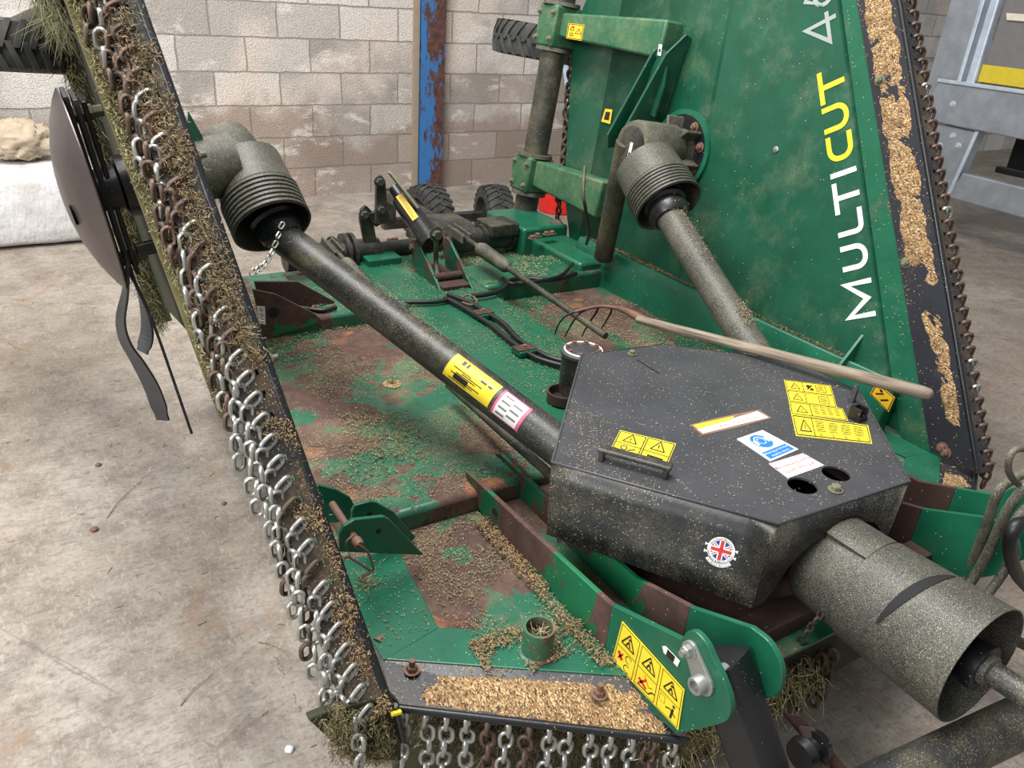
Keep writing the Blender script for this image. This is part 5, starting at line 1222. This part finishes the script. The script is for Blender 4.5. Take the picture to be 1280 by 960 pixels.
# crank on the tube's left end up to the ram
def xplate(name, px, X, th, mat, par=mw):
    P_ = [at(x, y, X=X) for x, y in px]; bm = BM(); prism(bm, P_, (th, 0, 0)); return link_mesh(name, bm, mat, par, bevel=.002)
def yplate2(name, px, Y, th, mat, par=mw): return yplate(name, px, Y, th, mat, par)
yplate2('crank_plate', [(452, 262), (458, 257), (464, 263), (470, 295), (474, 325), (462, 330), (455, 300), (450, 275)], TY-.03, .02, M['black_dusty'])
yplate2('crank_plate', [(471, 225), (477, 219), (482, 226), (485, 268), (484, 280), (470, 280)], TY-.06, .02, M['black_dusty'])
yplate2('crank_plate', [(458, 268), (485, 262), (488, 275), (470, 284)], TY-.04, .03, M['black_dusty'])
for px, py in ((455, 268), (474, 227), (476, 262), (414, 302)):
    p = at(px, py, Y=TY-.065); bm = BM(); hex_bolt(bm, p, (0, -1, 0), .016, .014); link_mesh('bolt', bm, M['casting'], mw)
ra2, rb2 = at(493, 236, Y=TY-.05), at(541, 304, Y=TY-.32); d = (rb2-ra2).normalized()
bm = BM(); cyl(bm, ra2, ra2+d*.06, .026, seg=20); lathe(bm, ra2+d*.06, rb2, [(0, .04), (.04, .044), (.93, .044), (.96, .048), (1, .048)], 30); r2 = link_mesh('depth_ram', bm, M['black'], mw, smooth=40)
# yellow strip label on the ram facing the camera, and a flat bar beside it
tc = CP-ra2; e = (tc-d*tc.dot(d)).normalized(); s_ = d.cross(e); p0, p1 = ra2.lerp(rb2, .22)+e*.0455, ra2.lerp(rb2, .66)+e*.0455
st = Sticker(p0-s_*.014, p1-s_*.014, p1+s_*.014, p0+s_*.014, .0012, e); st.base(M['orange']); st.lines(.08, .25, .92, .75, 2, M['ink'], .3); st.done('ram_label', r2, 'amber strip label along the depth ram')
a2, b2_ = at(487, 215, Y=TY-.1), at(521, 259, Y=TY-.22); bm = BM(); dd = (b2_-a2).normalized(); q = dd.cross(V((0, 1, 0))).normalized(); boxp(bm, (a2+b2_)/2, dd*((b2_-a2).length/2), V((0, .016, 0)), q*.006); link_mesh('stay_bar', bm, M['bolt_green'], mw, bevel=.003)
bm = BM(); hex_bolt(bm, at(545, 293, Y=TY-.36), (0, -1, 0), .02, .02); link_mesh('bolt', bm, M['casting'], mw)
# triangular brackets on the spine holding the ram foot
def bracket(px, X): 
    return xplate('ram_bracket', px, X, .012, M['green_flaked'])
bracket([(514, 301), (519, 300), (524, 306), (554, 372), (545, 372), (516, 348)], 1.345)
bracket([(553, 300), (557, 296), (562, 302), (591, 362), (572, 370), (556, 330)], 1.47)
bm = BM(); box(bm, (1.352, 2.62, .47), (1.475, 2.9, .485)); cyl(bm, (1.35, 2.70, .50), (1.47, 2.70, .50), .016, seg=16); link_mesh('rusty_channel', bm, M['rusty'], mw, bevel=.002)
for px, py in ((517, 340), (520, 347), (516, 309)):
    p = at(px, py, X=1.345); bm = BM(); hex_bolt(bm, p, (-1, 0, 0), .013, .011); link_mesh('bolt', bm, M['bolt'], mw)
# bolted clamps of the axle on the deck
for px, py in ((487, 301), (494, 300), (665, 298), (672, 295), (683, 293), (690, 292)):
    p = at(px, py, Z=.55 if px > 600 else .5); bm = BM(); hex_bolt(bm, p, (0, 0, 1), .013, .011); link_mesh('bolt', bm, M['bolt'], deck)
bm = BM(); box(bm, (1.19, 2.98, .42), (1.34, 3.2, .50)); link_mesh('rear_box', bm, M['green_clean'], deck, bevel=.006)
p = at(698, 285, Y=3.05); bm = BM(); lathe(bm, p, p+V((-.05, -.01, 0)), [(0, .04), (.3, .046), (.5, .034), (1, .034)], 24); link_mesh('end_cap', bm, M['casting'], mw, smooth=40)
# rear transport wheels
for px, X_ in ((535, None), (617, None)):
    c = at(px, 272, Z=.2); ax_ = V((1, .12, 0)) if px < 600 else V((1, -.22, 0)); wheel((c.x, c.y, .205), ax_, .205, .17, mw, 'transport_wheel')
bm = BM(); box(bm, (1.85, 4.38, .18), (2.7, 4.44, .24)); box(bm, (1.85, TY, .36), (1.92, 4.4, .42)); box(bm, (1.85, 4.36, .24), (1.92, 4.44, .42)); link_mesh('wheel_axle', bm, M['black_dusty'], mw, bevel=.006)

# ------------------------------------------------------------------ levelling rods with sleeves
def lrod(name, a, b, sl0, sl1, rr=.012, rs=.030):
    bm = BM(); cyl(bm, a, b, rr, seg=16); p, q = a.lerp(b, sl0), a.lerp(b, sl1); r = link_mesh(name, bm, M['tube'], mw, smooth=40)
    bm = BM(); lathe(bm, p, q, [(0, rr), (.03, rs*.8), (.12, rs), (.9, rs*.9), (1, rr*1.2)], 24); link_mesh('rod_sleeve', bm, M['casting'], r, smooth=40)
    return r
a, b = at(568, 288, Y=TY-.08), at(757, 420, Z=.52); lr = lrod('levelling_rod', a, b, .20, .42)
for off in (-.02, .02):
    bm = BM(); d = (b-a).normalized(); s = V((1, .3, 0)).normalized(); boxp(bm, a+d*.04+s*off, d*.075, s*.005, d.cross(s)*.02); link_mesh('fork_plate', bm, M['casting'], lr, bevel=.003)
a, b = at(410, 303, Y=TY-.08), at(478, 378, Z=.47); lr2 = lrod('levelling_rod', a, b, .32, .85, .011, .026)
for off in (-.02, .02):
    bm = BM(); d = (b-a).normalized(); s = V((1, .3, 0)).normalized(); boxp(bm, a+d*.04+s*off, d*.06, s*.005, d.cross(s)*.018); link_mesh('fork_plate', bm, M['casting'], lr2, bevel=.003)

# ------------------------------------------------------------------ hydraulic hoses
def hose(px, z, r=.009, name='hydraulic_hose', mat='rubber', zz=None):
    P_ = [at(x, y, Z=(zz[i] if zz else z)) for i, (x, y) in enumerate(px)]; bm = BM(); tube(bm, P_, r, 10, 6); return link_mesh(name, bm, M[mat], mw, smooth=40)
hose([(556, 372), (580, 385), (598, 396), (615, 407), (634, 423), (652, 436), (672, 448), (702, 457)], .485)
hose([(560, 368), (590, 380), (610, 392), (630, 405), (648, 424), (662, 433), (685, 446), (706, 452)], .487)
hose([(480, 378), (510, 378), (545, 377), (562, 374)], .485, .009); hose([(330, 372), (365, 382), (400, 388), (420, 384)], .50, .008)
hose([(590, 370), (608, 368), (628, 362), (640, 350), (660, 348), (690, 350), (720, 342)], .49, .010)
hose([(628, 348), (642, 355), (670, 352), (700, 345), (716, 330)], .50, .008)
hose([(541, 285), (545, 300), (545, 325), (547, 345)], .6, .010, 'hydraulic_hose', 'casting', [.66, .64, .55, .50])
hose([(731, 208), (729, 240), (732, 262), (736, 290), (733, 305)], .6, .007, 'hydraulic_hose', 'tube', [.93, .85, .78, .66, .58])
for (px, py) in ((604, 390), (656, 435)):
    p = at(px, py, Z=.492); bm = BM(); box(bm, p+V((-.035, -.03, -.018)), p+V((.035, .03, .0))); hc = link_mesh('hose_clamp', bm, M['green_clean'], mw, bevel=.003)
    bm = BM(); box(bm, p+V((-.036, -.022, 0)), p+V((.036, .022, .004))); link_mesh('clamp_plate', bm, M['rusty'], hc, bevel=.001); bm = BM(); hex_bolt(bm, p+V((0, 0, .004)), (0, 0, 1), .009, .006); link_mesh('bolt', bm, M['bolt'], hc)
bm = BM(); tube(bm, [at(x, y, Z=.49) for x, y in ((576, 374), (583, 369), (592, 371), (596, 378), (588, 381), (578, 378))], .004, 8); link_mesh('wire_tie', bm, M['bolt'], mw, smooth=40)
# hoses at the right front with a ring hook
hk = root_child('hose_holder', at(1262, 600, Y=.60), mw)
def hose3(pts, r, mat='casting', nm='hydraulic_hose'): bm = BM(); tube(bm, pts, r, 12, 6); return link_mesh(nm, bm, M[mat], hk, smooth=40)
hose3([at(x, y, Y=yy) for x, y, yy in ((1196, 765, .62), (1206, 740, .62), (1222, 715, .62), (1240, 680, .61), (1258, 640, .60), (1278, 612, .59), (1300, 590, .59))], .0105)
hose3([at(x, y, Y=yy) for x, y, yy in ((1190, 750, .66), (1200, 732, .66), (1212, 710, .66), (1232, 660, .65), (1248, 615, .64), (1268, 598, .64), (1300, 580, .63))], .0105)
hose3([at(x, y, Y=yy) for x, y, yy in ((1225, 755, .58), (1248, 725, .58), (1262, 700, .58), (1266, 664, .57), (1278, 640, .57), (1300, 620, .57))], .010)
hose3([at(x, y, Y=.60) for x, y in ((1290, 562), (1270, 562), (1261, 575), (1262, 592), (1274, 606), (1292, 612))], .0065, 'casting', 'ring_hook')
hose3([at(x, y, Y=.56) for x, y in ((1300, 650), (1272, 656), (1262, 680), (1270, 715), (1290, 740))], .014, 'rubber')
hose3([at(x, y, Y=.50) for x, y in ((1300, 815), (1270, 800), (1250, 780))], .012, 'rusty', 'link_rod')
bm = BM(); p = at(1250, 697, X=1.84); lathe(bm, p, p+V((-.03, 0, 0)), [(0, .016), (.6, .018), (1, .012)], 18); link_mesh('hitch_pin', bm, M['bolt'], mw, smooth=40)
# green round sticker on the right deck
p = at(1150, 609, Z=.383); st = Sticker(p+V((-.018, -.018, 0)), p+V((.018, -.018, 0)), p+V((.018, .018, 0)), p+V((-.018, .018, 0)), .001, (0, 0, 1)); st.bm.free(); st.bm = BM(); st.disc(.5, .5, .5, plain('mint_sticker', (130, 226, 160), .5)); st.rect(.3, .4, .7, .6, M['white'], .0008); st.done('round_sticker', deck, 'small round mint sticker on the right of the deck')

# ------------------------------------------------------------------ grass on the deck
sp_ = M['straw']; e3 = .0015
def deckq(x0, x1, y0, y1, z): return quad((x0, y0, z), (x1, y0, z), (x1, y1, z), (x0, y1, z))
scatter('grass_clippings', deckq(.52, 1.14, 1.43, 2.50, .435+e3), 6500, sp_, deck, (.002, .007), .0006, 5, -.05, .004)
scatter('grass_clippings', deckq(.52, 1.14, 1.43, 2.50, .435+e3), 1500, M['grass'], deck, (.005, .018), .0009, 3.5, .12, .006)
scatter('grass_clippings', deckq(.60, .84, .92, 1.40, DZ+e3), 3400, sp_, deck, (.002, .007), .0006, 6, -.12, .004)
scatter('grass_clippings', deckq(.80, .837, .84, 1.36, DZ+.008), 1300, M['chaff'], deck, (.003, .010), .0009, 12, -.35, .012)
scatter('grass_clippings', deckq(.60, .84, .90, 1.02, DZ+.008), 1000, M['chaff'], deck, (.003, .010), .0009, 12, -.1, .008)
scatter('grass_clippings', deckq(1.16, 1.53, 1.5, 3.1, .47+e3), 3400, sp_, deck, (.002, .006), .0006, 4, .0, .003)
scatter('grass_clippings', deckq(1.54, 2.16, 1.45, 2.58, .405+e3), 4200, sp_, deck, (.003, .008), .0007, 4, -.1, .005)
scatter('grass_clippings', deckq(.52, 1.14, 2.52, 2.77, .49+e3), 700, sp_, deck, (.004, .010), .0009, 4, -.05, .004)
scatter('grass_clippings', deckq(1.54, 2.18, 2.62, 2.85, .475+e3), 900, sp_, deck, (.004, .010), .0009, 4, -.05, .004)
scatter('grass_clippings', deckq(1.54, 2.15, 2.87, 3.18, .43+e3), 1300, sp_, deck, (.004, .012), .001, 4, -.15, .006)
scatter('grass_clippings', deckq(1.95, 2.2, .9, 1.4, DZ+e3), 300, sp_, deck, (.003, .008), .0008, 6, -.1, .003)
scatter('grass_clippings', quad((.445, 1.08, DZ+.0085), (.56, 1.09, DZ+.0085), (.59, 1.34, DZ+.0085), (.46, 1.36, DZ+.0085))+quad((.56, 1.08, DZ+.0085), (.83, .81, DZ+.0085), (.87, .88, DZ+.0085), (.58, 1.08, DZ+.0085)), 220, sp_, deck, (.003, .007), .0006, 5, -.2, .002)
# domed dust ring with a tuft on the left platform
p = at(490, 480, Z=.437); bm = BM(); lathe(bm, p, p+V((0, 0, .006)), [(0, .03), (.6, .026), (1, .015), (.6, .008), (.5, 0)], 24, False); link_mesh('grease_point', bm, M['chaff'], deck, smooth=60)
tuft('grass_clippings', deck, [p+V((-.004, 0, .004)), p+V((.004, 0, .004))], 60, M['grass'], (.006, .02), .0007, -.8, .005)
for (px, py, z) in ((400, 560, .385),):
    pass
p = at(357, 466, Z=.40); 

# ------------------------------------------------------------------ pitchfork lying on the mower
hA, hB = at(797, 399, Z=.655), at(1166, 494, Z=.715)
pf = root('pitchfork', tuple(at(770, 386, Z=.56)), 'old pitchfork with a worn grey wooden handle, lying across the black gearbox cover', 'pitchfork')
bm = BM(); d = (hB-hA).normalized()
lathe(bm, hA, hB, [(0, .0125), (.1, .0135), (.5, .0155), (.9, .0172), (.97, .0172), (.992, .0145), (1, .008)], 24); link_mesh('handle', bm, M['wood'], pf, smooth=50)
tb0 = at(772, 385, Z=.565); bm = BM(); tube(bm, [tb0, tb0.lerp(hA, .5)+V((0, 0, .006)), hA+d*.03], .008, 12, 5, r1=.0145); link_mesh('socket', bm, M['bolt'], pf, smooth=40)
cross = [at(x, y, Z=z) for x, y, z in ((718, 390, .55), (733, 386, .562), (752, 383, .568), (772, 385, .568), (779, 383, .57))]
bm = BM(); tube(bm, cross, .0055, 10); link_mesh('tine_bar', bm, M['bolt'], pf, smooth=40)
for pts in ([(718, 390, .55), (706, 396, .53), (697, 408, .49), (693, 421, .44)], [(733, 387, .56), (724, 392, .54), (714, 406, .49), (706, 421, .435)], [(748, 384, .567), (745, 391, .545), (735, 406, .49), (727, 421, .43)], [(765, 384, .568), (763, 392, .545), (756, 404, .49), (748, 417, .43)]):
    bm = BM(); tube(bm, [at(x, y, Z=z) for x, y, z in pts], .0045, 8, 5, r1=.0022); link_mesh('tine', bm, M['rubber'], pf, smooth=40)

# ------------------------------------------------------------------ loose straws and crumbs on the floor
stc = [((462+0)*0+322, 802, 360, 818, 'long pale straw on the floor beside the chain edge, near the foot'), (343, 822, 355, 842, 'short pale straw on the floor below the long forked straw'), (133, 648, 175, 602, 'long thin straw on the open concrete floor'), (225, 882, 266, 842, 'slanting straw on the floor left of the chains'), (100, 502, 122, 504, 'short yellow straw on the floor below the blades'), (10, 428, 40, 440, 'thin grey stem on the floor at the far left')]
for i, (x0, y0, x1, y1, lb) in enumerate(stc):
    a, b = at(x0, y0, Z=.003), at(x1, y1, Z=.003); bm = BM(); m = (a+b)/2+V((random.uniform(-.01, .01), random.uniform(-.01, .01), .003)); tube(bm, [a, m, b], .0016, 6, 5, r1=.0008); tag(link_mesh('straw', bm, M['straw'], smooth=60), lb, 'straw', 'straws lying on the concrete floor')
for x, y, r, lb, mt in ((123, 582, .010, 'small dark crumb of soil below the blade tips', 'bolt'), (280, 630, .008, 'small dark crumb of soil beside the wing foot', 'bolt'), (362, 938, .011, 'small pale pebble on the floor near the front corner of the mower', 'white'), (118, 663, .012, 'dark lump of soil in the middle of the bare floor', 'bolt')):
    p = at(x, y, Z=0); bm = BM(); bmesh.ops.create_icosphere(bm, subdivisions=2, radius=r)
    for v in bm.verts: v.co *= 1+.3*noise.noise(v.co*120+p); v.co.z *= .5; v.co += p+V((0, 0, r*.35))
    tag(link_mesh('crumb' if mt == 'bolt' else 'pebble', bm, M[mt], smooth=60), lb, 'soil crumb' if mt == 'bolt' else 'pebble')
tri_ = []
scatter_floor = [((-1.2, .6, 0), (1.2, .4, 0), (1.0, 4.5, 0)), ((-1.2, .6, 0), (1.0, 4.5, 0), (-1.0, 4.5, 0))]
class _P(dict): pass
o = None
bm = BM()
for _ in range(420):
    x, y = random.uniform(-1.3, 1.2), random.uniform(.5, 4.6); a = random.random()*pi; L = random.uniform(.006, .03); d = V((cos(a), sin(a), 0)); p = V((x, y, .0012)); s = V((-d.y, d.x, 0))*.0008
    prism(bm, [p-d*L/2-s, p+d*L/2-s, p+d*L/2+s, p-d*L/2+s], (0, 0, .0012))
o = link_mesh('straw_litter', bm, M['grass'], kind='stuff'); tag(o, 'fine chopped grass scattered over the concrete floor', 'grass')

for o in list(bpy.data.objects):
    if '_w' in o: del o['_w']
